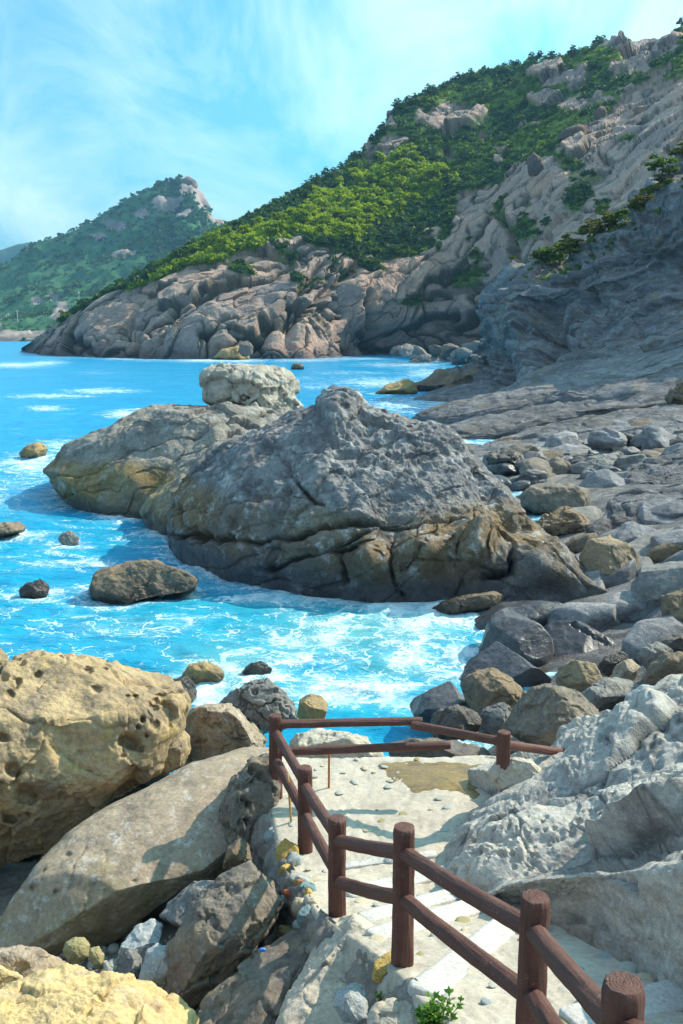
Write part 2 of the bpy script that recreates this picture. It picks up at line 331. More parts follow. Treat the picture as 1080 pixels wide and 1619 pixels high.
# water
def watermat():
    N = NT('sea_water'); p = N.pos(); s = N.n('ShaderNodeSeparateXYZ'); N.l(p[0], 0, s, 0)
    dist = N.rng((s, 1), 14, 75); n1 = N.noise(.10, 5, .6, N.stretch(p, (1, 2.2, 1))); n2 = N.noise(.8, 5, .6, N.stretch(p, (1, 1.8, 1)))
    near = N.mix(N.rng(n1, .35, .65), (.02, .36, .50), (.01, .27, .48)); far = N.mix(N.rng(n1, .35, .65), (.0, .33, .60), (.0, .28, .57))
    c = N.mix(dist, near, far); c = N.mix(N.rng(n2, .5, .72, 0, .5), c, (.0, .13, .36))
    c = N.mix(N.rng(N.attr('shoal'), 0, 1, 0, .75), c, (.10, .36, .34))
    # foam lace: warped cell edges, wider where the swell breaks (attribute foam)
    def warp(co, sc_, am):
        x = N.n('ShaderNodeVectorMath', operation='MULTIPLY_ADD'); N.set(x.inputs[0], (N.noise(sc_, 4, .65, p)[0], 1)); x.inputs[1].default_value = (am, am, am * .3); N.set(x.inputs[2], co); return (x, 0)
    wv = warp(warp(p, .45, 3.2), 2.2, .75); fo = N.attr('foam')
    v1 = N.voro(.95, 'DISTANCE_TO_EDGE', wv); v2 = N.voro(2.7, 'DISTANCE_TO_EDGE', wv); v3 = N.voro(6.5, 'DISTANCE_TO_EDGE', wv)
    brk = N.noise(.42, 6, .72, N.stretch(p, (1, 1.5, 1)), .8); fine = N.noise(6.5, 6, .78, p); gap = N.noise(1.7, 4, .6, p)
    d = N.math('ADD', fo, N.rng(brk, .3, .7, -.42, .40))
    def lace(v, w, k): return N.math('MULTIPLY', N.rng(N.math('ADD', N.math('DIVIDE', v, N.math('MAXIMUM', w, .001)), N.rng(fine, .25, .75, -.6, .6)), .4, 1., 1., 0.), N.rng(gap, .36, .56, k, 1.))
    l1 = lace(v1, N.rng(d, .05, 1.05, .0, .20), .1); l2 = lace(v2, N.rng(d, .22, 1.1, .0, .20), .0); l3 = lace(v3, N.rng(d, .5, 1.2, .0, .30), .2)
    solid = N.rng(N.math('ADD', d, N.rng(fine, .25, .75, -.34, .34)), .88, 1.18); gate = N.rng(fo, .03, .12)
    foam = N.math('MULTIPLY', N.math('MAXIMUM', N.math('MAXIMUM', N.math('MULTIPLY', l1, .62), N.math('MAXIMUM', N.math('MULTIPLY', l2, .7), N.math('MULTIPLY', l3, .7))), solid), gate)
    milky = N.rng(d, .12, .95, 0, .62); c = N.mix(milky, c, (.32, .60, .66)); c = N.mix(foam, c, (.86, .90, .92))
    rip = N.noise(3.2, 6, .65, N.stretch(p, (1, 2.0, 1)), .3); chop = N.noise(.55, 6, .6, N.stretch(p, (.8, 2.2, 1)), .4)
    nr = N.bump(chop, .55, .5); nr = N.bump(rip, .4, .12, nr); nr = N.bump(foam, .35, .06, nr)
    N.b.inputs['IOR'].default_value = 1.30
    return N.done(c, N.rng(foam, 0, 1, .20, .9), nr, .22)
M['sea'] = watermat()

def paint_log():
    N = NT('brown_log_paint'); p = (N.n('ShaderNodeTexCoord'), 3); a = N.noise(9, 6, .65, p); b = N.noise(60, 5, .7, p)
    c = N.mix(N.rng(a, .35, .65), (.088, .034, .026), (.140, .058, .044)); chip = N.math('MULTIPLY', N.rng(b, .60, .68), N.rng(N.noise(4, 4, .6, p), .5, .66))
    c = N.mix(N.math('MULTIPLY', chip, .7), c, (.55, .50, .47)); return N.done(c, N.rng(a, .3, .7, .5, .72), N.bump(b, .5, .004, N.bump(N.noise(55, 5, .7, N.stretch(p, (1, 1, .12))), 1., .012)), .4)
M['log'] = paint_log()
M['rust'] = simple('rust_rod', (.36, .15, .05), .7); M['wood'] = simple('pale_rod', (.48, .28, .10), .7)
M['scrap'] = simple('white_scrap', (.8, .8, .8), .6, .3, .1); M['bluelit'] = simple('blue_scrap', (.05, .2, .65), .4)
M['pole'] = simple('pole_concrete', (.5, .5, .5), .8)

# ------------------------------------------------------------------ boulder builder
WATER = []                                       # waterline points of the rocks standing in the sea, for the foam
def boulder(name, poly, Y, D, mat, label=None, n=40, q=.8, e=.92, cuts=6, cutq=(.72, .92), amp=.05, fr=1.2, lean=0., seed=0, pits=(), hc=None, cracks=(), bumps=(), strat=None, blocks=None, rid=0., rough=None, face=None, foot=None, plane=None, yaw=0., cat='rock', group=None, kind=None, parent=None, smooth=4, sea=False, nrmcuts=()):
    rs = np.random.RandomState(seed + 11); poly = np.array(poly, float); c = poly.mean(0) if len(poly) < 4 else (poly.min(0) + poly.max(0)) / 2
    C0 = P(c[0], c[1], Y); V = unit(C0 - CAM) if plane is None else -unit(plane); R = unit(np.cross(V, [0, 0, 1.])); U = np.cross(R, V)
    pp = []
    for k in range(len(poly)):
        s = np.linspace(0, 1, 24, endpoint=False)[:, None]; pp.append(poly[k] * (1 - s) + poly[(k + 1) % len(poly)] * s)
    pp = np.concatenate(pp); d = ray(pp[:, 0], pp[:, 1]); t = ((C0 - CAM) @ V) / (d @ V); w3 = CAM + d * t[:, None] - C0
    x, y = w3 @ R, w3 @ U; th = np.arctan2(y, x); rr = np.hypot(x, y); T = np.linspace(-math.pi, math.pi, 721)[:-1]
    bins = np.full(720, np.nan); ix = ((th + math.pi) / (2 * math.pi) * 720).astype(int) % 720
    for k in range(len(ix)): bins[ix[k]] = rr[k] if np.isnan(bins[ix[k]]) else max(bins[ix[k]], rr[k])
    ok = ~np.isnan(bins); bins = np.interp(np.arange(720), np.concatenate([np.where(ok)[0] - 720, np.where(ok)[0], np.where(ok)[0] + 720]), np.tile(bins[ok], 3))
    kr = np.exp(-.5 * (np.arange(-30, 31) / smooth) ** 2); kr /= kr.sum(); bins = np.convolve(np.tile(bins, 3), kr, 'same')[720:1440]
    dirs, f = cubesphere(n); dirs = unit(dirs - np.array([0, 0, .45 if n > 30 else .2])); th = np.arctan2(dirs[:, 1], dirs[:, 0]); rho = np.hypot(dirs[:, 0], dirs[:, 1])
    r = np.interp((th + math.pi) / (2 * math.pi) * 720, np.arange(721), np.append(bins, bins[0])) * 1.02
    size = bins.mean(); X = np.cos(th) * r * rho ** e; Yy = np.sin(th) * r * rho ** e; Z = D * np.sign(dirs[:, 2]) * np.abs(dirs[:, 2]) ** q
    L = np.stack([X, Yy, Z + lean * Yy + yaw * X], 1)
    pl = [(unit(v), qq) for v, qq in nrmcuts]
    for k in range(cuts):
        v = rs.normal(size=3); v[2] = -abs(v[2]) * 1.1; pl.append((unit(v), rs.uniform(*cutq)))
    for v, qq in pl:
        h = L @ v; lim = h.max() * qq; L = L - np.outer(np.maximum(0, h - lim), v) * .93
    W = C0 + L[:, :1] * R + L[:, 1:2] * U + L[:, 2:3] * V
    nr = vnorm(W, f)
    if (nr * (W - C0)).sum() < 0: f = f[:, ::-1]; nr = -nr
    q3 = (W - C0) / size; off = seed * 3.7
    hsum = amp * size * fbm(q3 * fr + off, 6, seed)
    if rid: hsum = hsum + rid * size * (ridged(q3 * fr * 1.7 + off, 5, seed + 5, .55) - .6)
    if rough is None: rough = (3.2 / size, .028 * size)
    hsum = hsum + rough[1] * (fbm((W - C0) * rough[0] + off, 5, seed + 9, .58) + .5 * ridged((W - C0) * rough[0] * .8 + off, 4, seed + 15, .55) - .4)
    if face is None: face = (.55 * size, .05 * size)
    if face: ga, ca, ta = facets((W - C0) / face[0] + .25 * np.stack([fbm(q3 * 2, 2, 61), fbm(q3 * 2, 2, 67), fbm(q3 * 2, 2, 71)], 1), seed + 2); hsum = hsum + face[1] * (1.4 * ta + .5 * (ca - .5) - .25 * np.exp(-(ga / .04) ** 2))
    if foot: hsum = hsum * (.25 + .75 * sst(foot[0], foot[1], W[:, 2] + .6 * fbm(W * .5, 3, seed)))
    if strat:                                    # (normal, thickness, amp): bedding steps
        s = (W @ unit(strat[0])) / strat[1] + fbm(q3 * 1.2, 3, seed + 8) * 1.1; fl = np.floor(s); u = s - fl
        st = np.sin(fl * 12.9898 + seed) * 43758.5; st = st - np.floor(st); st2 = np.sin((fl + 1) * 12.9898 + seed) * 43758.5; st2 = st2 - np.floor(st2)
        hsum = hsum + strat[2] * (st + (st2 - st) * sst(.75, 1, u) - .5) - strat[2] * .5 * np.exp(-((u - 1) / .08) ** 2)
    if blocks:                                   # (cell size m, groove, offset, stretch)
        f1, f2, cr_ = worley((W - C0) * np.array(blocks[3]) / blocks[0] + .25 * np.stack([fbm(q3 * 3, 2, 31), fbm(q3 * 3, 2, 47), fbm(q3 * 3, 2, 53)], 1), seed); g = f2 - f1
        hsum = hsum + blocks[2] * (cr_ - .5) * sst(0, .15, g) - blocks[1] * (1 - sst(0, .14, g))
    px, py = proj(W); front = nr @ V < .15
    wob = fbm(q3 * 4 + 3, 5, seed + 77, .6) * 11; wob2 = fbm(q3 * 4 + 23, 5, seed + 78, .6) * 11; wdm = np.clip(.75 + 1.5 * fbm(q3 * 3 + 41, 3, seed + 79), .15, 1.6)
    for bx, by, br, ba in bumps: hsum = hsum + front * ba * np.exp(-(((px - bx) ** 2 + (py - by) ** 2) / br ** 2))
    for line, wd, dp in cracks: hsum = hsum - front * dp * wdm * np.exp(-(segdist(px + wob2, py + wob, line) / (wd * (.7 + .4 * wdm))) ** 2)
    W = W + nr * hsum[:, None]
    if hc:                                       # honeycomb pits: (cells per m, radius, depth, share, mask scale)
        f1, f2, cr_ = worley(W * hc[0] + off, seed + 3); msk = sst(-.05, .25, fbm(q3 * hc[4] + off, 3, seed + 4) + hc[3]); msk = msk * sst(foot[0], foot[1], W[:, 2]) if foot else msk
        ra = hc[1] * (.35 + .9 * cr_); W = W - nr * (hc[2] * (.4 + cr_) * msk * sst(0, .6, 1 - f1 / ra))[:, None]
    if pits:
        px, py = proj(W); dd = np.zeros(len(W))
        for a, b, ra, dp in pits: dd = np.maximum(dd, dp * sst(0, .55, 1 - np.hypot(px - a + .4 * wob2 * ra / 9, (py - b) * (.9 + .05 * (a % 9)) + .4 * wob * ra / 9) / ra))
        W = W + V * (dd * front)[:, None]
    if sea:
        k = np.abs(W[:, 2]) < .12; WATER.append(W[k][::3, :2])
    base = np.array([C0[0], C0[1], W[:, 2].min()])
    return link(name, mesh_np(name, W - base, f, mat), base, parent, label, None if parent else cat, group, kind)

# ------------------------------------------------------------------ the main hill: granite cliff over the bay
hc = [[(32,558,366),(33,557,369),(34,556,372),(36,554,376)],
 [(110,563,305),(112,540,310),(116,520,320),(122,498,334)],
 [(200,567,283),(203,525,292),(208,485,305),(222,440,335)],
 [(300,569,276),(300,500,286),(308,440,305),(322,382,345)],
 [(400,568,278),(400,480,291),(404,405,314),(412,336,370)],
 [(480,567,281),(484,440,300),(488,370,330),(492,296,395)],
 [(560,563,305),(560,440,318),(564,350,345),(562,252,420)],
 [(640,561,318),(640,420,330),(640,320,360),(640,240,395),(632,172,440)],
 [(720,560,310),(720,430,325),(724,320,352),(724,220,400),(722,128,460)],
 [(790,570,280),(790,430,300),(800,320,335),(808,210,390),(800,108,460)],
 [(860,560,250),(868,430,270),(880,310,305),(890,190,370),(890,90,440)],
 [(940,540,220),(950,420,245),(970,290,285),(980,170,350),(985,63,430)],
 [(1040,520,190),(1050,400,215),(1070,260,260),(1076,140,330),(1075,40,410)],
 [(1200,480,160),(1220,330,185),(1240,180,235),(1250,70,300),(1250,-10,380)],
 [(1500,400,140),(1520,200,160),(1550,60,200),(1550,-50,260),(1550,-110,340)],
 [(2200,400,120),(2250,200,140),(2300,80,180),(2300,0,240),(2300,-60,320)]]
ctrl = []
for c in hc:
    p = np.array([P(*q) for q in c]); p = crm(6, len(p)) @ p
    b = p[0].copy(); b[2] = -6; b[:2] *= .985; top = p[-1]; d = unit(np.array([top[0] * .35, top[1], 0]))
    ctrl.append(np.vstack([b, p, top + d * 45 + [0, 0, -14], top + d * 140 + [0, 0, -70]]))
HNR, HNC = 290, 760
tt = np.concatenate([np.linspace(0, .115, 14)[:-1], np.linspace(.115, .74, 252), np.linspace(.74, 1, 26)[1:]])
xx = np.interp(np.linspace(0, 1, HNC), [0, .93, 1], [0, .83, 1])
g = loft(np.array(ctrl).transpose(1, 0, 2), tt, xx); HNR = len(tt)
nr = gnorm(g).reshape(-1, 3); nr *= np.sign(nr[:, 1:2] * -1 + nr[:, 2:3] * .6); v = g.reshape(-1, 3); px, py = proj(v)
rowt = np.repeat(tt, HNC)
jx = px + 14 * fbm(v * .05, 4, 3) * 1.6; jy = py + 12 * fbm(v * .05 + 50, 4, 4) * 1.6
veg = np.zeros(len(v))
scrub_poly = [(0,520),(90,480),(200,425),(330,365),(540,255),(620,165),(720,110),(850,80),(990,40),(1100,10),(1110,95),(1040,120),(985,150),(930,190),(880,232),(830,262),(780,285),(735,305),(700,335),(660,372),(620,392),(560,402),(520,392),(470,372),(400,398),(330,418),(250,445),(200,462),(140,492)]
veg[inpoly(jx, jy, scrub_poly)] = .85
for ex, ey, rx, ry, s in [(470,430,22,9,.5),(560,400,40,22,.7),(610,385,40,25,.9),(585,430,25,22,.6),(700,345,22,30,.8),(705,370,18,22,.8),(690,400,14,14,.6),(760,265,60,28,.9),(800,335,14,30,.6),(828,372,26,16,.9),(910,300,22,26,.9),(905,330,14,10,.6),(888,425,16,22,.9),(735,445,28,8,.7),(860,240,20,12,.8),(700,300,20,24,.5),(860,350,10,20,.5),(930,260,26,7,.6),(1000,220,22,8,.5),(1030,170,12,6,.5),(650,470,40,5,.7),(600,500,18,4,.5),(500,440,26,6,.5),(390,430,26,10,.7),(250,432,18,8,.5),(440,395,28,9,.6),(530,375,34,8,.5),(960,340,20,12,.7),(900,260,26,14,.6),(745,245,80,18,.8),(520,420,16,20,.5),(545,440,18,8,.6),(750,420,10,40,.5),(660,390,26,16,.8)]:
    veg = np.maximum(veg, s * np.exp(-(((jx - ex) / rx) ** 2 + ((jy - ey) / ry) ** 2) ** 1.5))
for ex, ey, rx, ry in [(600,235,40,22),(618,188,14,16),(712,184,50,30),(885,122,50,15),(790,252,18,12),(1010,75,60,24),(870,160,44,12),(1000,110,44,16),(708,236,12,12),(655,250,14,10),(930,160,40,10),(1045,60,40,22),(960,190,30,10),(760,215,14,7),(830,200,16,6)]:
    veg *= 1 - np.exp(-(((jx - ex) / rx) ** 2 + ((jy - ey) / ry) ** 2) ** 3)
rocky = 1 - sst(.3, .7, veg)
J = np.array([[.80, .42, .42], [-.50, .86, .0], [-.36, -.20, .91]])      # joint frame: sheets dipping down to the left
q = v @ np.array([[.78, .10, .62], [-.10, .99, 0], [-.62, -.06, .78]]).T * np.array([.42, .9, 1.25]); wp = np.stack([fbm(v * .06, 3, 21), fbm(v * .06 + 9, 3, 22), fbm(v * .06 + 31, 3, 23)], 1)
g1, c1, t1 = facets(q / 26 + wp * .35, 5); g2, c2, t2 = facets(q / 8.5 + wp * .7, 6); g3, c3, t3 = facets(q / 2.6 + wp * 1.1, 7)
lowq = sst(30, 2, v[:, 2])
hd = 3.6 * (c1 - .5) + 6.4 * t1 - 1.6 * np.exp(-(g1 / .04) ** 2) + 1.0 * (c2 - .5) + 1.7 * t2 - .6 * np.exp(-(g2 / .05) ** 2) + 3 * .1 * (c3 - .5) + .45 * t3 + .45 * fbm(v * .25, 4, 8, .55) + 5.0 * fbm(v * .022 + 4, 3, 12)
hd = hd * (.15 + .85 * rocky) * (.75 + .25 * lowq) + (1 - rocky) * 1.2 * fbm(v * .06, 4, 9)
hd += np.where(rowt < .03, 0, 0); edge = sst(0, .05, xx)[None, :].repeat(HNR, 0).ravel(); hd *= .25 + .75 * edge; hd *= np.where(px < 560, 1 - .7 * sst(.58, .72, rowt), 1)
for ex, ey, rx, ry, dpt in [(645,535,75,30,-9),(730,520,40,40,-7),(455,520,10,50,-2.5)]:      # the dark sea caves at the foot
    hd += dpt * np.exp(-(((px - ex) / rx) ** 2 + ((py - ey) / ry) ** 2))
for line, wd, dp in [([(590,470),(602,520),(598,556)], 5, 5), ([(500,415),(455,465),(415,540)], 6, 4), ([(560,425),(470,500),(400,552)], 7, 4), ([(640,470),(720,455),(760,450)], 4, 3), ([(800,345),(815,390),(820,450)], 6, 5), ([(880,330),(850,400),(800,470)], 5, 3), ([(300,470),(250,540)], 6, 3), ([(215,480),(200,555)], 6, 3)]:
    hd -= dp * np.exp(-(segdist(jx, py + (jy - py) * .5, line) / wd) ** 2)
v2 = v + nr * hd[:, None]; crack = np.exp(-(g1 / .04) ** 2) * .9 + np.exp(-(g2 / .035) ** 2) * .8
fc = upface(gridfaces(HNR, HNC), v2)
link('granite_hillside', mesh_np('granite_hillside', v2, fc, M['cliff'], {'veg': veg, 'crack': crack * rocky, 'tone': .45 * c1 + .35 * c2 + .2 * c3}, False), kind='structure')
HILL = (v2, veg, px, py, nr)

# far mountain beyond the bay, with a terraced green foot, and a farther hill
sk = [(-420,520),(-260,490),(-120,462),(0,424),(60,390),(130,364),(190,329),(240,299),(262,290),(275,289),(284,282),(298,281),(312,289),(322,306),(334,332),(357,350),(400,380),(480,430),(560,470)]
rows = []
for a, b in sk:
    base = Pz(a * .9 + 10, 541, 0.0); base[1] = 760 + .1 * abs(a)
    base = P(a * .92 + 8, 541, base[1]); top = P(a, b, 1300); s = np.linspace(0, 1, 7)[:, None] ; prof = np.array([0, .10, .22, .36, .55, .78, 1.])[:, None]
    zb = base * (1 - s) + top * s; zb[:, 2] = (base[2] + (top[2] - base[2]) * np.array([0, .10, .17, .27, .48, .75, 1.]))
    rows.append(np.vstack([base + [0, -5, -12], zb, top + [0, 120, -60], top + [0, 420, -170]]))
g = loft(np.array(rows).transpose(1, 0, 2), 170, 330); v = g.reshape(-1, 3); px, py = proj(v); nr = gnorm(g).reshape(-1, 3); nr *= np.sign(-nr[:, 1:2] + nr[:, 2:3])
jx = px + 14 * fbm(v * .012, 4, 3); jy = py + 9 * fbm(v * .012 + 50, 4, 4)
veg = np.full(len(v), .8)
for ex, ey, rx, ry in [(300,292,22,14),(322,318,16,26),(265,318,26,12),(290,345,12,7),(180,355,22,8),(220,330,14,7),(150,372,16,5),(345,345,16,10),(200,405,20,7),(285,400,26,8),(100,500,12,14),(20,530,60,11),(120,530,40,11),(90,470,12,8),(60,480,12,5)]:
    veg -= .9 * np.exp(-(((jx - ex) / rx) ** 2 + ((jy - ey) / ry) ** 2) ** 2)
f1, f2, c1 = worley(v / 34 + .3 * fbm(v * .02, 3, 2)[:, None], 15)
hd = 11 * fbm(v * .012, 5, 40, .55) + (1 - sst(.2, .6, veg)) * (9 * (c1 - .5) * sst(0, .2, f2 - f1) - 3 * np.exp(-((f2 - f1) / .08) ** 2))
hd *= sst(0, 25, v[:, 2] + 6)
v = v + nr * hd[:, None]; fc = upface(gridfaces(170, 330), v)
link('far_mountain', mesh_np('far_mountain', v, fc, M['mount'], {'veg': veg, 'crack': np.exp(-((f2 - f1) / .06) ** 2) * (veg < .4) * .6, 'tone': c1 * .7}), kind='structure')
MOUNT = (v, veg, px, py, nr)
rows = [[P(a, 540, 2500) + [0, 0, -30], P(a, (b + 540) / 2, 2600), P(a, b, 2700), P(a, b, 3000) + [0, 0, -150]] for a, b in [(-700,440),(-300,418),(-120,420),(-20,402),(20,393),(60,387),(110,400),(200,430),(320,470)]]
g = loft(np.array(rows).transpose(1, 0, 2), 60, 160); v = g.reshape(-1, 3); v[:, 2] += 22 * fbm(v * .006, 5, 60) * sst(0, 60, v[:, 2])
link('farther_hill', mesh_np('farther_hill', v, upface(gridfaces(60, 160), v), M['farhill'], {'veg': np.ones(len(v)), 'crack': np.zeros(len(v)), 'tone': np.full(len(v), .5)}), kind='structure')

# ------------------------------------------------------------------ the rock shelf and the layered cliff on the right
rw = [[(560,1190,14.2),(640,1180,14.5),(740,1160,14.5),(860,1150,14.4),(1000,1130,14),(1150,1080,13.8),(1400,1030,13.5),(2200,900,13)],
 [(580,1140,17),(660,1140,17),(740,1125,17),(860,1110,17.5),(1000,1090,17.6),(1150,1040,17.5),(1400,960,17),(2200,800,17)],
 [(640,1040,22),(700,1030,22),(770,1008,22.5),(870,990,23),(1000,955,23.5),(1120,900,24),(1400,800,24),(2200,650,24)],
 [(700,925,31),(760,925,30),(820,918,30),(900,890,31),(1000,850,32),(1100,815,33),(1400,720,33),(2200,560,33)],
 [(730,800,45),(780,800,45),(830,785,45),(900,772,46),(1000,758,47),(1100,738,48),(1400,660,48),(2200,500,48)],
 [(690,725,60),(730,716,60),(800,712,60),(900,702,60),(1000,690,60),(1100,672,60),(1400,600,60),(2200,420,58)],
 [(640,700,74),(690,682,76),(780,680,75),(900,660,72),(1000,640,70),(1100,612,70),(1400,540,68),(2200,380,64)],
 [(640,668,94),(700,655,92),(800,640,86),(900,605,82),(1000,570,80),(1100,540,78),(1400,470,73),(2200,330,68)],
 [(660,640,118),(740,632,112),(820,600,100),(900,570,93),(1000,536,88),(1100,505,84),(1400,410,78),(2200,260,72)],
 [(690,610,138),(760,600,126),(812,520,112),(900,500,102),(1000,462,96),(1100,400,90),(1400,280,82),(2200,120,75)],
 [(700,600,150),(775,585,140),(815,470,122),(884,443,110),(962,380,105),(1085,283,100),(1400,130,92),(2200,-40,82)],
 [(705,598,170),(778,580,165),(818,476,148),(890,446,140),(970,378,136),(1092,272,132),(1400,110,124),(2200,-60,100)]]
ctrl = np.array([[P(*c) for c in r] for r in rw]); SR, SCN = 430, 400
ctrl[1:3, 2:5, 2] -= .40; ctrl[:3, :3, 2] += np.array([-1.1, -.9, -.5])[None, :]; ctrl[0, 3, 2] -= .3
tt = np.linspace(0, 1, SR); xx = np.interp(np.linspace(0, 1, SCN), [0, .86, 1], [0, .72, 1])
g = loft(ctrl, tt, xx); v = g.reshape(-1, 3); nr = gnorm(g).reshape(-1, 3); nr *= np.sign(nr[:, 2:3] + -.7 * nr[:, 1:2]); px, py = proj(v)
cl = np.repeat(sst(.70, .78, tt), SCN)                       # 1 on the cliff, 0 on the shelf
dist = np.maximum(v[:, 1], 10); sc_ = np.clip(dist / 60, .3, 1.6)
ns = unit([-.28, .28, .92]); s = v @ ns + 1.4 * fbm(v * .045, 4, 71) + .25 * fbm(v * .3, 3, 72)
def ledge(s, th, seed, w0=.7):
    k = s / th; fl = np.floor(k); u = k - fl; a = np.sin(fl * 12.9898 + seed) * 43758.5; a -= np.floor(a); b = np.sin((fl + 1) * 12.9898 + seed) * 43758.5; b -= np.floor(b)
    return a + (b - a) * sst(w0, 1, u) - .5, np.exp(-((u - .97) / .07) ** 2)
W0 = np.where(cl > .5, .3, .0); l1, k1 = ledge(s, 2.3, 1., W0); l2, k2 = ledge(s, .85, 2., W0); l3, k3 = ledge(s + .1 * fbm(v * .8, 3, 73), .32, 3.)
f1, f2, c1 = worley(v * np.array([.22, .22, .5]) + .3 * fbm(v * .2, 2, 74)[:, None], 16)
gf, cf, tf = facets(v * np.array([.11, .16, .3]) + .3 * np.stack([fbm(v * .12, 3, 73), fbm(v * .12, 3, 79), fbm(v * .12, 3, 80)], 1), 19); gs, cs_, ts_ = facets(v * np.array([.33, .42, .8]) + .3 * np.stack([fbm(v * .3, 3, 173), fbm(v * .3, 3, 179), fbm(v * .3, 3, 180)], 1), 20)
hd = cl * (2.4 * l1 + 1.3 * l2 + .3 * l3 + (2.2 * tf + 1.4 * (cf - .5)) * sst(0, .14, gf) + (.9 * ts_ + .5 * (cs_ - .5)) * sst(0, .16, gs)) + (1 - cl) * sc_ * (.3 * l1 + (.5 * tf + .3 * (cf - .5)) * sst(0, .2, gf))
hd += sc_ * (.30 * fbm(v * .16, 5, 75, .5) + .04 * fbm(v * 1.3, 3, 76)) + cl * (2.2 * fbm(v * .06, 4, 77) + .35 * ridged(v * .4, 4, 78, .55))
kn = np.exp(-(((px - 845) / 50) ** 2 + ((py - 520) / 70) ** 2)); hd += kn * 3.0
hd -= 5 * np.exp(-(((px - 880) / 22) ** 2 + ((py - 560) / 60) ** 2)) + 3.5 * np.exp(-(((px - 800) / 14) ** 2 + ((py - 590) / 30) ** 2))
hd = blur(hd, SR, SCN, 2) * sst(0, .05, np.repeat(tt, SCN)); v2 = v + nr * hd[:, None]
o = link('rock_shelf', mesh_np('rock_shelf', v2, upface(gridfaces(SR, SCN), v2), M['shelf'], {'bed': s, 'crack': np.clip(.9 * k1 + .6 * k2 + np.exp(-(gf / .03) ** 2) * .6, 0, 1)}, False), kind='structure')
WATER.append(v2[np.abs(v2[:, 2]) < .12][:, :2])
SHELF = v2.reshape(SR, SCN, 3); o_shelf = o
for k, (poly, Y, nrm_, D_) in enumerate([
  ([(690,742),(760,712),(840,690),(930,668),(1010,655),(1110,648),(1130,690),(1000,702),(900,716),(820,734),(750,752)], 63, (-.20,-.14,.97), .55),
  ([(680,696),(740,668),(800,650),(870,640),(960,638),(1040,630),(1120,624),(1120,652),(1000,660),(920,670),(840,690),(760,706),(700,716)], 71, (-.18,-.12,.97), .65),
  ([(655,670),(720,653),(790,636),(850,612),(920,597),(1000,588),(1120,574),(1130,630),(1020,640),(930,646),(860,650),(800,664),(720,678)], 79, (-.20,-.14,.97), .9),
  ([(790,632),(850,600),(900,586),(960,570),(1040,557),(1140,542),(1140,590),(1040,598),(960,608),(880,622)], 85, (-.22,-.16,.96), .9),
  ([(880,582),(960,553),(1030,538),(1140,516),(1140,550),(1040,566),(960,584)], 89, (-.24,-.18,.95), .9),
  ([(960,772),(1020,738),(1120,722),(1160,762),(1060,796),(990,792)], 47, (-.16,-.22,.96), .5),
  ([(640,645),(700,625),(780,610),(860,596),(860,622),(780,642),(700,658)], 111, (-.16,-.12,.98), .8),
  ([(830,760),(900,735),(980,722),(1010,738),(960,762),(880,785)], 52, (-.2,-.2,.96), .35),
  ([(930,845),(980,795),(1050,778),(1160,785),(1180,850),(1080,880),(990,880)], 35, (-.14,-.20,.97), .35),
  ([(980,700),(1040,680),(1130,668),(1140,705),(1060,722),(1000,725)], 58, (-.2,-.18,.96), .5)]):
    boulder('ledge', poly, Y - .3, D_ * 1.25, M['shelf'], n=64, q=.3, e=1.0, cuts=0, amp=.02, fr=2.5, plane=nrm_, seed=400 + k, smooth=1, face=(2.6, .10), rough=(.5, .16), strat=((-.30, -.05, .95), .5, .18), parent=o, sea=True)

# ------------------------------------------------------------------ footpath (platform, ramp with granite strips), camera stands on it
ZY = [-6, -3, 0, 3.3, 4.8, 6.5, 7.9, 9.3, 14]; ZZ = [5.9, 5.9, 5.75, 3.98, 3.45, 2.93, 2.44, 2.02, 2.0]
def zpath(y): return np.interp(y, ZY, ZZ)
def onpath(px, py, dz=0.):
    z = 2.5
    for _ in range(30):
        p = Pz(px, py, z + dz); z = .5 * z + .5 * float(zpath(p[1]))
    return Pz(px, py, z + dz)
posts_px = {'a': (435, 1131, 442, 1253, 11.6), 'b': (482, 1213, 487, 1347, 10.4), 'c': (533, 1293, 544, 1452, 8.5), 'd': (639, 1307, 644, 1523, 7.0), 'e': (846, 1417, 850, 1700, 5.25), 'f': (987, 1554, 992, 1800, 3.7), 'g': (797, 1157, 798, 1206, 11.0)}
PT = {}
for k, (tx, ty, bx, by, t) in posts_px.items():
    d = ray(tx, ty); top = CAM + d * t; PT[k] = top
left = [(PT['a'][0] - .22, 12.3), (PT['a'][0] - .24, 11.2), (PT['b'][0] - .34, 9.8), (PT['c'][0] - .25, 8.0), (PT['d'][0] - .16, 6.5), (PT['e'][0] - .25, 4.8), (PT['f'][0] - .4, 3.3), (.3, 0), (-.6, -3), (-.6, -6)]
ys = np.linspace(12.35, -6, 200); lx = np.interp(-ys, [-a[1] for a in left], [a[0] for a in left])
rx_ = np.interp(-ys, [-12.3, -11.2, -10.3, -9.3, -7.5, -6.1, -5, -3, 0, 6], [2.6, 2.3, 1.9, 1.7, 1.8, 2.2, 2.6, 2.6, 2.6, 2.6])
u = np.linspace(0, 1, 90); gx = lx[:, None] * (1 - u) + rx_[:, None] * u; gy = np.repeat(ys[:, None], 90, 1)
gp = np.stack([gx, gy, zpath(gy)], -1).reshape(-1, 3)
gp[:, 2] += .026 * fbm(gp * 1.3, 4, 90) + .010 * fbm(gp * 9, 3, 91); f1, f2, c1 = worley(gp * np.array([.9, .9, 0]) + .35 * fbm(gp * 2, 3, 92)[:, None], 93); gp[:, 2] -= .018 * np.exp(-((f2 - f1) / .03) ** 2) - .012 * (c1 - .5); g2_ = gp.reshape(200, 90, 3).copy()
g2_[:, :4, 2] += np.array([-.5, -.16, -.03, 0])[None, :]; g2_[:, 0, 0] -= .05; g2_[:3, :, 2] += np.array([-.4, -.12, -.02])[:, None]
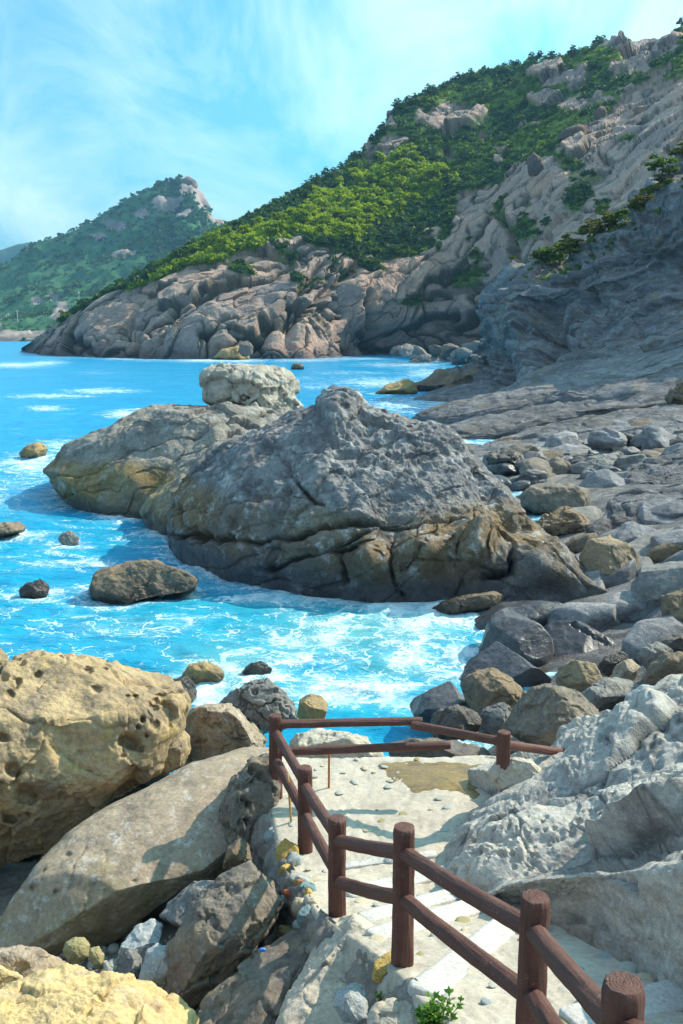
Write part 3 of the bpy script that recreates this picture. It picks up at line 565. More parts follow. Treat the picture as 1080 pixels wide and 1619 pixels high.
v = g2_.reshape(-1, 3); PATH = link('footpath', mesh_np('footpath', v, upface(gridfaces(200, 90), v), M['cement']), kind='structure')

# strips of granite laid across the ramp
def box_bm(name, c, ax, ay, az, hx, hy, hz, mat, parent, seed=0, sub=10):
    """a rough-edged block: rounded superellipsoid grid, axes ax/ay/az with half sizes"""
    d, f = cubesphere(sub); m = np.abs(d).max(1, keepdims=True); q = d / m; q = np.sign(q) * (1 - (1 - np.abs(q)) ** 1.0); r = .93 + .07 * np.clip((3 - (np.abs(q) ** 8).sum(1, keepdims=True)) / 2, 0, 1); q = q * r
    W = q[:, :1] * hx * np.array(ax) + q[:, 1:2] * hy * np.array(ay) + q[:, 2:] * hz * np.array(az); W = W + .012 * fbm(W * 4 + seed * 5.1, 3, seed)[:, None] * d
    return link(name, mesh_np(name, W, f, mat), c, parent)
for k, (x0, y0, x1, y1, wd) in enumerate([(548,1416,745,1372,.10),(572,1455,760,1405,.10),(590,1484,775,1428,.12),(668,1572,838,1436,.13),(905,1622,1095,1570,.15),(540,1372,690,1352,.06)]):
    a, b = onpath(x0, y0), onpath(x1, y1); ax = unit(b - a); ay = unit(np.cross([0, 0, 1], ax)); az = np.cross(ax, ay)
    box_bm('granite_strip', (a + b) / 2 + np.array([0, 0, -.012]), ax, ay, az, np.linalg.norm(b - a) / 2, wd, .045, M['granite'], PATH, k)
# pebbles set in the cement
peb = []
for k in range(6):
    d, f = cubesphere(5); W = d * np.array([1, .72, .38]); W = W * (1 + .22 * fbm(d * 1.4 + k * 3, 3, k))[:, None]
    peb.append(mesh_np('pebble', W, f, M[['st_grey', 'st_tan', 'st_olive', 'st_slate', 'st_grey', 'st_tan'][k]]))
rnd = random.Random(4); spots = []
tries = 0
while len(spots) < 150 and tries < 9000:
    tries += 1; y = rnd.uniform(3.2, 12.1); l = float(np.interp(-y, -ys, lx)); r = float(np.interp(-y, -ys, rx_)); x = rnd.uniform(l + .15, min(r, l + 2.2)); z = float(zpath(y))
    if rnd.random() > (1.0 if y < 8.6 else .55): continue
    sz = rnd.uniform(.03, .075) * (1.15 if y < 8.5 else .95)
    if any((x - a) ** 2 + (y - b) ** 2 < (1.5 * (sz + c)) ** 2 for a, b, c in spots): continue
    spots.append((x, y, sz))
    o = link('pebble', peb[rnd.randrange(6)], (x, y, z + .002), PATH); o.scale = (sz, sz * rnd.uniform(.8, 1.2), sz * .55); o.rotation_euler = (rnd.uniform(-.1, .1) + math.atan(-.0), rnd.uniform(-.1, .1), rnd.uniform(0, 6.3))
# brown wet sand lying on the far end of the platform
sp = [(598,1205),(620,1200),(700,1199),(760,1203),(800,1206),(792,1228),(768,1238),(752,1262),(720,1250),(690,1246),(655,1252),(628,1240),(612,1224)]
b = np.array([Pz(a, c, 2.03) for a, c in sp]); cen = b.mean(0); rr = np.linspace(0, 1, 26); th = np.linspace(0, 1, 121)[:-1]
bb = np.array([[np.interp(t * len(b), np.arange(len(b) + 1), np.append(b[:, k], b[0, k])) for k in range(3)] for t in th])
v = cen + (bb - cen)[None] * rr[:, None, None]; v = v.reshape(-1, 3); e = np.repeat(rr, 120); v[:, :2] += (.05 * fbm(v * 3, 3, 6) * e)[:, None]; v[:, 2] = zpath(v[:, 1]) + .030 * (1 - e ** 3) + .006 * fbm(v * np.array([3, 14, 3]), 3, 7) - .012 * e
i, j = np.meshgrid(np.arange(25), np.arange(120), indexing='ij'); fc = np.stack([i * 120 + j, (i + 1) * 120 + j, (i + 1) * 120 + (j + 1) % 120, i * 120 + (j + 1) % 120], -1).reshape(-1, 4)
link('sand', mesh_np('sand', v, upface(fc, v), M['sand']), kind='structure')

# ------------------------------------------------------------------ shore ground under the near boulders (left)
rows = [[P(a, 1500, 14.8) * [1, 1, 0] + [0, 0, -.9] for a in (-900, -400, 0, 300, 480, 700)]]
for y, zs in [(13.2, (-.1, -.05, .1, .2, .4, .4)), (11.5, (.3, .3, .35, .5, .6, .6)), (9.8, (.5, .5, .6, .7, .9, 1.)), (8.2, (1, 1, 1.05, 1.1, 1.3, 1.3)), (6.5, (1.5, 1.5, 1.5, 1.5, 1.7, 1.7)), (4, (2.6, 2.6, 2.6, 2.5, 2.4, 2.4)), (1, (4.3, 4.3, 4.2, 4.1, 4, 4)), (-5, (5.4,) * 6)]:
    rows.append([np.array([x, y, z]) for x, z in zip((-9, -5.5, -3.4, -1.6, -.4, .2), zs)])
g = loft(np.array(rows), 140, 160); v = g.reshape(-1, 3); v[:, 2] += .10 * fbm(v * 1.6, 5, 44) + .03 * ridged(v * 6, 3, 45)
link('shore_ground', mesh_np('shore_ground', v, upface(gridfaces(140, 160), v), M['mortar']), kind='structure')

# ------------------------------------------------------------------ right rock bank beside the path
rw = [[(745,1262,13.6),(800,1265,13.6),(870,1250,13.4),(960,1235,13.2),(1080,1190,13),(1320,1120,12.6),(1900,1000,12)],
 [(760,1228,12.5),(812,1216,12.4),(876,1188,12.2),(958,1134,12),(1080,1070,11.7),(1320,1000,11.2),(1900,860,10.6)],
 [(742,1246,11.5),(800,1240,11.3),(872,1212,11),(962,1158,10.8),(1080,1104,10.5),(1320,1030,10),(1900,900,9.5)],
 [(702,1292,10.5),(766,1282,10.1),(856,1256,9.9),(958,1214,9.7),(1080,1176,9.4),(1320,1140,8.9),(1900,940,8.4)],
 [(686,1352,9.6),(755,1332,9.2),(848,1310,8.9),(958,1280,8.6),(1080,1248,8.3),(1320,1225,7.8),(1900,1170,7.3)],
 [(700,1398,8.95),(758,1384,8.65),(850,1362,8.35),(958,1342,8.05),(1080,1318,7.5),(1320,1300,6.7),(1900,1280,6.2)],
 [(738,1404,8.5),(786,1400,8.2),(866,1384,7.85),(958,1380,7.5),(1080,1374,6.6),(1320,1360,5.7),(1900,1340,5.2)],
 [(740,1408,8.3),(792,1407,7.98),(869,1389,7.58),(960,1387,7.16),(1080,1382,6.18),(1320,1374,5.2),(1900,1360,4.8)],
 [(742,1414,8.0),(800,1426,7.5),(868,1444,6.9),(935,1464,6.6),(1080,1574,5.5),(1320,1730,4.3),(1900,1850,3.8)],
 [(742,1430,7.9),(800,1450,7.4),(868,1470,6.8),(935,1500,6.4),(1080,1600,5.3),(1320,1760,4.2),(1900,1900,3.7)]]
ctrl = np.array([[P(*c) for c in r] for r in rw])
for j in range(7): ctrl[-2, j] = onpath(*rw[-2][j][:2]) + [0, 0, -.01]; ctrl[-1, j] = ctrl[-2, j] + [-.10, -.10, -.4]
for i in range(2, 8): ctrl[i, 0] = onpath(*rw[i][0][:2]) + [-.02, 0, -.22]
tt = np.linspace(0, 1, 360); xx = np.interp(np.linspace(0, 1, 330), [0, .9, 1], [0, .74, 1])
g = loft(ctrl, tt, xx); v = g.reshape(-1, 3); nr = gnorm(g).reshape(-1, 3); nr *= np.sign(nr[:, 2:3]); px, py = proj(v); up = np.repeat(tt, 330); acr = np.tile(xx, 360)
wall = sst(.70, .78, up)
ns = unit([-.45, .35, .82]); s = v @ ns + .16 * fbm(v * .7, 3, 81); l1, k1 = ledge(s, .42, 5., .3); l2, k2 = ledge(s + .03 * fbm(v * 3, 3, 82), .15, 6., .2)
f1, f2, c1 = worley(v * np.array([1.3, 1.3, 2.2]) + .4 * fbm(v * 1., 2, 83)[:, None], 26)
ga, ca, ta = facets((v @ np.array([[.8, .2, .55], [-.2, .97, 0], [-.55, -.1, .83]]).T) * np.array([.42, .9, 1.4]) + .18 * np.stack([fbm(v * .8, 3, 83), fbm(v * .8, 3, 93), fbm(v * .8, 3, 94)], 1), 26)
gb, cb, tb = facets(v * np.array([1.6, 1.6, 3]) + .4 * fbm(v * 1.5, 2, 95)[:, None], 29)
hd = (1 - wall) * ((.24 * (ca - .5) + .46 * ta) * sst(0, .10, ga) - .06 * np.exp(-(ga / .03) ** 2) + (.03 * (cb - .5) + .06 * tb) * sst(0, .12, gb) - .015 * np.exp(-(gb / .03) ** 2) + .13 * l1 + .03 * l2) + .08 * fbm(v * .7, 3, 84, .5) + .014 * fbm(v * 7, 4, 85, .6) + .018 * ridged(v * 1.9, 4, 98, .55) + .02 * ridged(v * 4, 4, 97, .55) * sst(-.1, .3, fbm(v * .9, 3, 96)) + wall * .9 * fbm(v * 2.5, 6, 86, .6)
f1, f2, c1 = worley(v * 11, 27); hd -= (1 - wall) * .05 * sst(.05, .3, fbm(v * 1.1, 3, 87)) * sst(0, .6, 1 - f1 / (.2 + .5 * c1))
f1, f2, c1 = worley(v * 24, 28); hd -= (1 - wall) * .02 * sst(.05, .3, fbm(v * 1. + 7, 3, 88)) * sst(0, .6, 1 - f1 / (.3 + .5 * c1))
for line, wd, dp in [([(925,1322),(960,1300),(1000,1285),(1080,1262)], 8, .07), ([(870,1290),(905,1262),(960,1240),(1080,1200)], 8, .07), ([(760,1345),(830,1350),(900,1325)], 8, .05), ([(1010,1130),(1040,1160),(1080,1175)], 8, .08), ([(940,1340),(1000,1345),(1080,1360)], 8, .05)]:
    hd -= dp * np.exp(-(segdist(px + 6 * fbm(v * 2, 3, 89), py + 6 * fbm(v * 2 + 5, 3, 90), line) / wd) ** 2)
hd = blur(hd, 360, 330, 1); hd *= (sst(0, .05, acr) * .85 + .15) * (1 - .93 * sst(.55, .70, up)); v2 = v + nr * hd[:, None]
link('rock_bank', mesh_np('rock_bank', v2, upface(gridfaces(360, 330), v2), M['white'], {'bed': s * 4, 'crack': np.clip((1 - wall) * (.9 * np.exp(-(ga / .025) ** 2) + .6 * np.exp(-(gb / .025) ** 2) + .6 * k1), 0, 1)}, False), kind='structure')

# ------------------------------------------------------------------ rocks in the sea
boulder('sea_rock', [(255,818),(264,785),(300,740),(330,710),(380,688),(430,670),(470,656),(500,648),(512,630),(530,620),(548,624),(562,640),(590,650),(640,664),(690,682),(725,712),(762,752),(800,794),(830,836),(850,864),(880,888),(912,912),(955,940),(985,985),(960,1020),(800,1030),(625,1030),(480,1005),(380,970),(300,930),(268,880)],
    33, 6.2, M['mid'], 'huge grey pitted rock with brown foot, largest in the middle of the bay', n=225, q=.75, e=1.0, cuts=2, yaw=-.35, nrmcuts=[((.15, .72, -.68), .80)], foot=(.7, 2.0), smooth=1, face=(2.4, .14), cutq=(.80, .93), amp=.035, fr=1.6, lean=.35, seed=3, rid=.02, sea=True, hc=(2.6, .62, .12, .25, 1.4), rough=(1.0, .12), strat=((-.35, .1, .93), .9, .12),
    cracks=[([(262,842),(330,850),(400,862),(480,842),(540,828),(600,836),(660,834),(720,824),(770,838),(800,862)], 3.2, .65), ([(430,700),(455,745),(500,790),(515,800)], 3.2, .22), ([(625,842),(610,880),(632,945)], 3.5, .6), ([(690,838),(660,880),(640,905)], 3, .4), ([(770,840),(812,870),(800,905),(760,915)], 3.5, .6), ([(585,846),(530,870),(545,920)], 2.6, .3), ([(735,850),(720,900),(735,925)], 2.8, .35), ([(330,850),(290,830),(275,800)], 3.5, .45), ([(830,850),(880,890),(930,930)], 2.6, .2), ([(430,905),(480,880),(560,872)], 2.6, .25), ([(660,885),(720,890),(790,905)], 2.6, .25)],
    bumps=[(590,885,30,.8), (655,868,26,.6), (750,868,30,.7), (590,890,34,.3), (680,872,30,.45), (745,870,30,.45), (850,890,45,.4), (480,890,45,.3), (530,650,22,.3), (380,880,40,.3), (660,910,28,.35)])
boulder('sea_rock', [(66,745),(110,708),(160,682),(220,653),(262,638),(320,636),(350,638),(420,646),(448,648),(464,668),(440,700),(400,730),(350,780),(320,830),(285,850),(240,850),(190,838),(140,815),(100,782)],
    45, 6.0, M['leftrock'], 'long pale rock sloping left into the water behind the huge grey rock', n=140, q=.72, e=1.08, cuts=1, yaw=-.35, smooth=1, nrmcuts=[((-.4, .6, -.68), .80), ((.3, .75, -.58), .82)], foot=(1.2, 2.2), face=(2.8, .14), rough=(.9, .07), amp=.05, fr=1.6, lean=.6, seed=7, rid=.014, sea=True, strat=((-.30, .25, .92), 1.1, .16),
    cracks=[([(445,640),(400,668),(350,700),(300,735),(285,770),(250,800)], 4, .6), ([(250,800),(262,770),(290,745)], 3, .5)], bumps=[(215,770,26,.5)])
boulder('sea_rock', [(316,612),(322,600),(345,591),(370,588),(400,590),(430,586),(455,596),(464,610),(466,640),(460,668),(430,684),(400,672),(380,645),(340,638),(320,632)],
    49, 2.9, M['tip'], 'blocky pale rock cap sitting on the top of the long sloping rock', n=70, q=.5, e=.85, cuts=5, amp=.05, fr=1.4, seed=9, blocks=(3.2, .16, .18, (1, 1, .45)), rid=.02, strat=((.12, .1, 1), 1.5, .7), smooth=2)
def slab_rock(poly, Y, nrm_, D, mat, label, seed, **k):
    k.setdefault('n', 60); return boulder(k.pop('name', 'sea_rock'), poly, Y, D, mat, label, seed=seed, plane=nrm_, q=.35, e=1.0, cuts=12, cutq=(.55, .9), amp=.02, fr=2., smooth=1, rough=(1.6, .022), face=False, sea=True, **k)
boulder('sea_rock', [(228,812),(250,770),(285,735),(330,705),(380,690),(410,740),(380,800),(330,850),(290,870),(245,850)], 39.5, 3.4, M['leftrock'], 'brown saddle of rock joining the long sloping rock to the huge grey rock', n=64, q=.7, cuts=3, amp=.05, seed=12, lean=.5, rough=(.9, .08), face=(2.2, .12), sea=True)
def water_rock(poly, mat, label, D=None, seed=0, dz=0., **k):
    poly = list(poly); by = max(p[1] for p in poly); bx = sum(p[0] for p in poly) / len(poly); yb = float(Pz(bx, by, dz)[1])
    w_ = (max(p[0] for p in poly) - min(p[0] for p in poly)) / F_PX * yb; D = D or w_ * .42
    k.setdefault('n', 34); k.setdefault('amp', .09)
    x0 = [(x, y + (3 if y > by - 6 else 0)) for x, y in poly]
    return boulder(k.pop('name', 'sea_rock'), x0, yb + D * .72, D, mat, label, seed=seed, sea=True, **k)
water_rock([(143,932),(150,912),(172,900),(205,891),(245,889),(285,904),(314,916),(302,933),(252,940),(210,949),(168,954),(150,946)], M['seabrown'], 'flat table-like brown rock awash in the foam left of the huge grey rock', D=1.5, seed=21, n=50, q=.6, cuts=3, rid=.02, nrmcuts=[((0, .35, -.94), .55)])
water_rock([(29,934),(45,922),(64,915),(78,928),(74,941),(50,945),(34,942)], M['seadark'], 'small jagged dark rock in the water left of the flat brown table rock', seed=22, amp=.2)
water_rock([(90,852),(100,842),(112,839),(124,850),(124,862),(105,863)], M['grey'], 'small pointed grey rock poking out of the water before the long sloping rock', seed=23)
water_rock([(-40,835),(-10,824),(20,822),(40,830),(34,842),(10,850),(-30,856)], M['cube'], 'low brown rock cut off by the left edge of the view', seed=24)
water_rock([(29,717),(45,704),(62,697),(78,712),(70,722),(40,724)], M['ochre'], 'small reddish brown rock in white surf left of the long sloping rock', seed=25)
water_rock([(-60,1060),(-30,1030),(0,1026),(14,1040),(18,1062),(8,1082),(-40,1095)], M['ochre'], 'ochre rock in the water just behind the great honeycombed boulder at the left edge', seed=26)
water_rock([(286,1072),(300,1052),(325,1046),(348,1056),(358,1070),(350,1080),(320,1086),(295,1086)], M['ochre'], 'ochre topped round rock washed by foam beside the great honeycombed boulder', seed=27, n=40)
water_rock([(262,1098),(275,1075),(296,1068),(312,1085),(310,1104),(285,1118)], M['seadark'], 'wet grey rock under foam right beside the great honeycombed boulder', seed=28)
water_rock([(382,1062),(395,1049),(415,1045),(430,1056),(426,1068),(400,1072)], M['seadark'], 'small wet black rock before a breaking wave behind the cracked grey rock', seed=29)
# right of the big rock
water_rock([(916,880),(930,856),(962,848),(990,858),(1008,880),(1013,905),(1000,935),(965,940),(935,925)], M['cube'], 'smooth brown cube-shaped boulder with a sharp lit ridge right of the huge grey rock', D=1.0, seed=31, n=46, q=.6, cuts=2, dz=.2, amp=.03, nrmcuts=[((.55, .3, -.75), .66), ((-.6, .25, -.75), .66), ((0, .9, -.3), .8)])
water_rock([(674,968),(700,952),(740,940),(780,936),(800,944),(790,958),(740,968),(700,980),(680,980)], M['seabrown'], 'low wet brown rock at the foot of the huge grey rock', seed=32, n=40, D=1.0)
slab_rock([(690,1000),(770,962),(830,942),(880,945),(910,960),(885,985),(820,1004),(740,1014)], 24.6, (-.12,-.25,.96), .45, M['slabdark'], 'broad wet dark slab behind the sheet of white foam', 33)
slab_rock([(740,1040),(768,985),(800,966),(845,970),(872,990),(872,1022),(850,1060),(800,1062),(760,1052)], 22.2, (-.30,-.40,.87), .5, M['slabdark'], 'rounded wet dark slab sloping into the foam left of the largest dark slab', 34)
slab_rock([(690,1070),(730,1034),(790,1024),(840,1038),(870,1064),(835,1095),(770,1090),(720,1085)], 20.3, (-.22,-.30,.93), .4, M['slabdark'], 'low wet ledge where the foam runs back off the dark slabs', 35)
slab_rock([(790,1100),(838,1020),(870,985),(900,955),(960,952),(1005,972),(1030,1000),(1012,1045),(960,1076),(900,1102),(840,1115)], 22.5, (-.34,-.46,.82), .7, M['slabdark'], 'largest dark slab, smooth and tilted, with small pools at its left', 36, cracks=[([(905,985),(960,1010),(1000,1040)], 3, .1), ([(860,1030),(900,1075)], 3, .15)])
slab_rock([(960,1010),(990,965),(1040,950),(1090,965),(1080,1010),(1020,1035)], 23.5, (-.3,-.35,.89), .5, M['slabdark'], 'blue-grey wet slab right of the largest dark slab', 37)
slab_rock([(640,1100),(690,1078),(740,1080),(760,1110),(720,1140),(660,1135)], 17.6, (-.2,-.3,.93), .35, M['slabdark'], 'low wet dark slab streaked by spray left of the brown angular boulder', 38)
def land_rock(poly, Y, mat, label, seed, D=None, **k):
    w_ = (max(p[0] for p in poly) - min(p[0] for p in poly)) / F_PX * Y; k.setdefault('n', 36); k.setdefault('amp', .08); k.setdefault('cuts', 10); k.setdefault('cutq', (.58, .88))
    return boulder(k.pop('name', 'boulder'), poly, Y, D or w_ * .42, mat, label, seed=seed, **k)
slab_rock([(975,955),(1000,905),(1040,882),(1100,876),(1170,895),(1160,965),(1070,1000),(1000,992)], 23.8, (-.50,-.50,.70), .6, M['grey'], 'big grey slab leaning at the right edge beside the smooth brown cube boulder', 41)
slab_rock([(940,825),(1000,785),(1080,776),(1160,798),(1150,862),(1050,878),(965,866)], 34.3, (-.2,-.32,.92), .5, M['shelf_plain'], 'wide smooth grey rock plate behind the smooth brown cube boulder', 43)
land_rock([(1028,985),(1045,945),(1075,920),(1120,915),(1150,960),(1120,1010),(1060,1015)], 21.6, M['seabrown'], 'dark brown boulder at the right edge in front of the leaning grey slab', 42)
land_rock([(722,1110),(726,1080),(745,1060),(770,1054),(800,1064),(826,1090),(832,1115),(800,1130),(760,1135),(735,1132)], 16.8, M['seabrown'], 'brown angular boulder with a dark flat left side in front of the foam', 44, n=48, nrmcuts=[((-.7, .1, -.7), .6)], amp=.06)
land_rock([(672,1140),(690,1122),(725,1114),(752,1128),(762,1152),(740,1172),(690,1168)], 15, M['seadark'], 'knobbly wet dark rock with an ochre stain just behind the far handrail', 46, amp=.16)
land_rock([(752,1150),(765,1122),(790,1108),(815,1118),(820,1150),(800,1175),(765,1175)], 15.3, M['grey'], 'grey rock wedged between the brown boulder and the rough dark boulder', 47)
land_rock([(786,1160),(800,1125),(830,1098),(868,1088),(905,1096),(935,1118),(956,1145),(940,1170),(890,1190),(830,1195),(790,1185)], 14.2, M['darkpit'], 'large rough dark boulder right behind the short railing post', 48, n=70, D=.9, amp=.05, rid=.055, cuts=4)
land_rock([(868,1080),(885,1055),(912,1040),(945,1050),(966,1072),(955,1092),(915,1098),(880,1092)], 18.2, M['cube'], 'dark olive boulder with a pale ridge behind the rough dark boulder', 49, nrmcuts=[((.3, .5, -.8), .6)])
land_rock([(908,1105),(940,1078),(985,1066),(1012,1078),(1008,1105),(975,1130),(935,1128)], 16.2, M['grey'], 'light grey flat slab with a black gap under it, beside the bluish boulder', 50, D=.7, lean=.5, nrmcuts=[((0, .8, -.6), .6)])
land_rock([(984,1120),(990,1100),(1015,1083),(1045,1086),(1060,1100),(1040,1130),(1000,1140)], 14.6, M['blue'], 'smooth bluish grey boulder above the whitish rock bank', 51, cuts=1, face=False, amp=.04)
land_rock([(996,1075),(1010,1045),(1045,1030),(1090,1034),(1140,1050),(1130,1090),(1060,1100),(1015,1095)], 16.4, M['seabrown'], 'dark brown jagged boulder at the right edge above the smooth bluish boulder', 52, amp=.12)
land_rock([(960,1075),(975,1052),(1000,1040),(1015,1055),(1005,1080),(980,1090)], 17.8, M['slab'], 'pinkish grey block between the olive boulder and the dark jagged boulder', 53)
land_rock([(1020,1030),(1040,1008),(1075,1000),(1110,1010),(1110,1045),(1060,1050)], 19.0, M['seadark'], 'black wet boulder at the right edge under the dark brown boulder', 54)
land_rock([(940,1060),(955,1040),(985,1030),(1000,1042),(985,1062),(960,1070)], 19.2, M['seadark'], 'small wet block on the rim of the largest dark slab', 55)
land_rock([(1000,1050),(1015,1025),(1040,1015),(1065,1028),(1060,1050),(1025,1062)], 18.6, M['grey'], 'grey flat topped block before the black wet boulder at the right', 56)
# behind / around the far end of the platform, left
land_rock([(348,1118),(365,1096),(392,1076),(425,1070),(452,1080),(466,1104),(468,1140),(450,1165),(415,1165),(370,1140)], 15.2, M['grey'], 'grey rock cut by a net of deep cracks behind the far corner post', 57, n=64, amp=.04, blocks=(.36, .06, .08, (1, 1, 1.2)), cuts=4)
land_rock([(466,1142),(468,1106),(480,1098),(510,1098),(518,1112),(514,1140),(490,1150)], 15.8, M['ochre'], 'yellowish box-shaped stone beside the cracked grey rock', 58, q=.5, e=.8, amp=.05)
land_rock([(276,1230),(280,1175),(290,1138),(320,1118),(362,1116),(400,1136),(428,1162),(434,1200),(400,1225),(330,1240)], 14, M['slab'], 'dark olive rock with fine cracks between the honeycombed boulder and the corner post', 59, n=60, D=1.0, amp=.06, cracks=[([(320,1130),(350,1160),(400,1180)], 3, .06), ([(350,1120),(380,1160),(420,1170)], 3, .05), ([(290,1180),(330,1170)], 3, .05)])
land_rock([(425,1215),(440,1175),(468,1160),(505,1155),(545,1160),(578,1168),(600,1185),(600,1215),(540,1225),(460,1230)], 13.3, M['pale'], 'pitted tan rock behind the two far rails', 60, n=50, hc=(9, .6, .03, .05, 2.), D=.6)
land_rock([(590,1215),(610,1178),(650,1170),(720,1172),(770,1180),(800,1200),(780,1225),(660,1230)], 13.8, M['seadark'], 'low dark wet rock under the far handrail beyond the platform', 61, D=.6)
land_rock([(770,1222),(786,1204),(812,1198),(842,1204),(858,1222),(840,1246),(790,1250)], 10.5, M['cement'], 'cement mound with pebbles round the foot of the short railing post', 85, n=36, D=.4, cuts=1, amp=.05)
rs = np.random.RandomState(31); qx, qy = proj(SHELF.reshape(-1, 3)); SH0 = SHELF.reshape(-1, 3)
for k in range(40):
    a = rs.uniform(800, 1120); b = rs.uniform(705, 1010) if k % 3 else rs.uniform(640, 720)
    if b > 800 and a < 900 + (b - 800) * .2: a = rs.uniform(930, 1130)
    p_ = SH0[np.argmin((qx - a) ** 2 + (qy - b) ** 2)]; sc1 = np.clip(40 / p_[1], .6, 1.5); w_, h_ = rs.uniform(28, 62) * sc1, rs.uniform(11, 24) * sc1
    th_ = np.sort(rs.uniform(0, 6.28, 7)); poly = [(a + w_ * math.cos(t_) * rs.uniform(.8, 1.15) + h_ * .5 * math.sin(t_), b - h_ * math.sin(t_) * rs.uniform(.8, 1.15) - w_ * .18 * math.cos(t_)) for t_ in np.linspace(0, 5.6, 8) + rs.uniform(-.2, .2, 8)]
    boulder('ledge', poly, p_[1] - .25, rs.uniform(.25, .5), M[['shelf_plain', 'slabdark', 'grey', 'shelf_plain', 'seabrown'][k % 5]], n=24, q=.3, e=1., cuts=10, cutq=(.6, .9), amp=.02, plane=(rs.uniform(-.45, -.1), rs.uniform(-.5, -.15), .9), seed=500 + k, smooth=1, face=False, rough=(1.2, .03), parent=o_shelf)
# near boulders
boulder('boulder', [(-190,1190),(-150,1090),(-60,1064),(0,1062),(22,1048),(60,1032),(110,1030),(152,1025),(185,1026),(230,1044),(262,1062),(284,1105),(282,1150),(262,1185),(235,1215),(200,1238),(140,1290),(70,1345),(0,1375),(-60,1400),(-180,1420)], 12.4, 1.25, M['honey'], 'great yellowish honeycombed boulder full of holes at the left edge', n=150, q=.62, e=.9, cuts=3, cutq=(.8, .93), amp=.05, fr=1.5, seed=61, hc=(5.2, .62, .11, -.06, 1.3), rid=.012, smooth=3, nrmcuts=[((.1, .75, -.65), .74), ((.05, -.85, -.5), .55)],
    pits=[(138,1059,9,.12),(245,1108,6,.10),(214,1102,6,.10),(203,1100,5,.08),(226,1137,6,.12),(246,1145,9,.14),(254,1128,26,.16),(219,1150,5,.10),(210,1172,19,.22),(222,1185,6,.10),(97,1039,6,.07),(236,1088,6,.07),(22,1220,16,.16),(42,1258,22,.18),(5,1165,12,.12),(15,1100,10,.1),(152,1090,10,.07),(196,1196,6,.06),(233,1162,5,.08),(60,1068,9,.1),(30,1077,8,.08),(170,1058,5,.05),(12,1290,14,.15)])
boulder('boulder', [(190,1235),(210,1190),(240,1150),(270,1135),(282,1150),(297,1166),(299,1185),(286,1212),(262,1222),(230,1228),(200,1245)], 12.9, .7, M['honey'], 'lower yellowish lobe of rock tucked under the right side of the honeycombed boulder', n=46, amp=.07, seed=62)
boulder('boulder', [(0,1490),(18,1442),(58,1372),(108,1320),(160,1280),(222,1250),(300,1206),(360,1186),(400,1175),(450,1178),(460,1230),(420,1300),(390,1345),(350,1384),(282,1404),(240,1434),(205,1470),(160,1500),(110,1516),(50,1512),(12,1505)], 11.0, .85, M['slab'], 'great smooth grey-brown slab lying tilted below the honeycombed boulder', n=90, q=.5, e=.93, cuts=2, cutq=(.86, .95), amp=.025, fr=1.2, lean=.75, face=False, rough=(3., .012), seed=63, smooth=3, nrmcuts=[((-.35, .15, -.92), .72), ((.2, -.75, -.6), .66)], pits=[(52,1404,6,.05),(88,1410,8,.06),(70,1376,4,.03),(106,1350,7,.04),(213,1394,5,.03)], cracks=[([(128,1450),(150,1400),(165,1350)], 2.5, .02), ([(102,1420),(118,1370),(135,1340)], 2.5, .02)])
boulder('boulder', [(258,1545),(268,1492),(300,1448),(332,1404),(372,1374),(415,1356),(442,1374),(446,1420),(430,1468),(395,1510),(340,1562),(300,1602),(268,1590)], 8.35, .55, M['darkpit'], 'dark pitted boulder, sharp-edged, leaning beside the wall of coloured stones', n=84, q=.62, cuts=5, cutq=(.72, .9), amp=.06, fr=1.5, lean=.35, seed=64, hc=(8, .6, .05, .02, 1.6), rid=.014, smooth=2)
land_rock([(248,1475),(262,1424),(285,1398),(330,1384),(375,1370),(400,1380),(380,1410),(335,1432),(300,1465),(270,1490)], 9.2, M['grey'], 'grey angular block between the great slab and the dark pitted boulder', 65, n=46, D=.45)
land_rock([(182,1528),(196,1490),(215,1462),(240,1452),(256,1464),(254,1500),(225,1535),(198,1548)], 8.9, M['blue'], 'bluish grey stone in front of the great slab', 66, n=40, D=.3)
land_rock([(218,1560),(232,1504),(262,1486),(290,1490),(282,1530),(266,1580),(236,1590)], 8.2, M['blue'], 'pale blue upright stone left of the dark pitted boulder', 67, n=44, D=.25, cuts=3)
land_rock([(182,1560),(188,1520),(205,1500),(226,1504),(222,1540),(205,1572)], 8.4, M['grey'], 'narrow grey stone with a dark edge behind the yellow foreground rock', 68, n=36, D=.2)
land_rock([(100,1503),(104,1490),(118,1482),(133,1482),(142,1494),(140,1512),(126,1524),(108,1520)], 9.2, M['st_olive'], 'round greenish cobble as big as a football below the great slab', 69, cuts=0, face=False, amp=.04, D=.13)
land_rock([(140,1520),(142,1500),(156,1496),(164,1510),(164,1530),(152,1536)], 9.0, M['st_olive'], 'small greenish cobble right of the round football-sized cobble', 70, n=24, cuts=1, D=.09)
land_rock([(162,1545),(166,1522),(178,1516),(186,1530),(182,1550),(170,1556)], 8.7, M['st_grey'], 'small pale grey cobble left of the narrow grey stone', 71, n=24, cuts=1, D=.08)
land_rock([(-80,1530),(-40,1508),(0,1502),(60,1502),(92,1514),(120,1530),(90,1560),(0,1580),(-80,1580)], 8.2, M['slab'], 'flat pinkish brown rock behind the yellow foreground rock at the left edge', 72, n=46, D=.7)
land_rock([(-90,1570),(-60,1535),(0,1528),(34,1545),(40,1580),(0,1610),(-80,1610)], 7.6, M['yellow'], 'small yellow rock at the left edge against the yellow foreground rock', 73, n=40, D=.4)
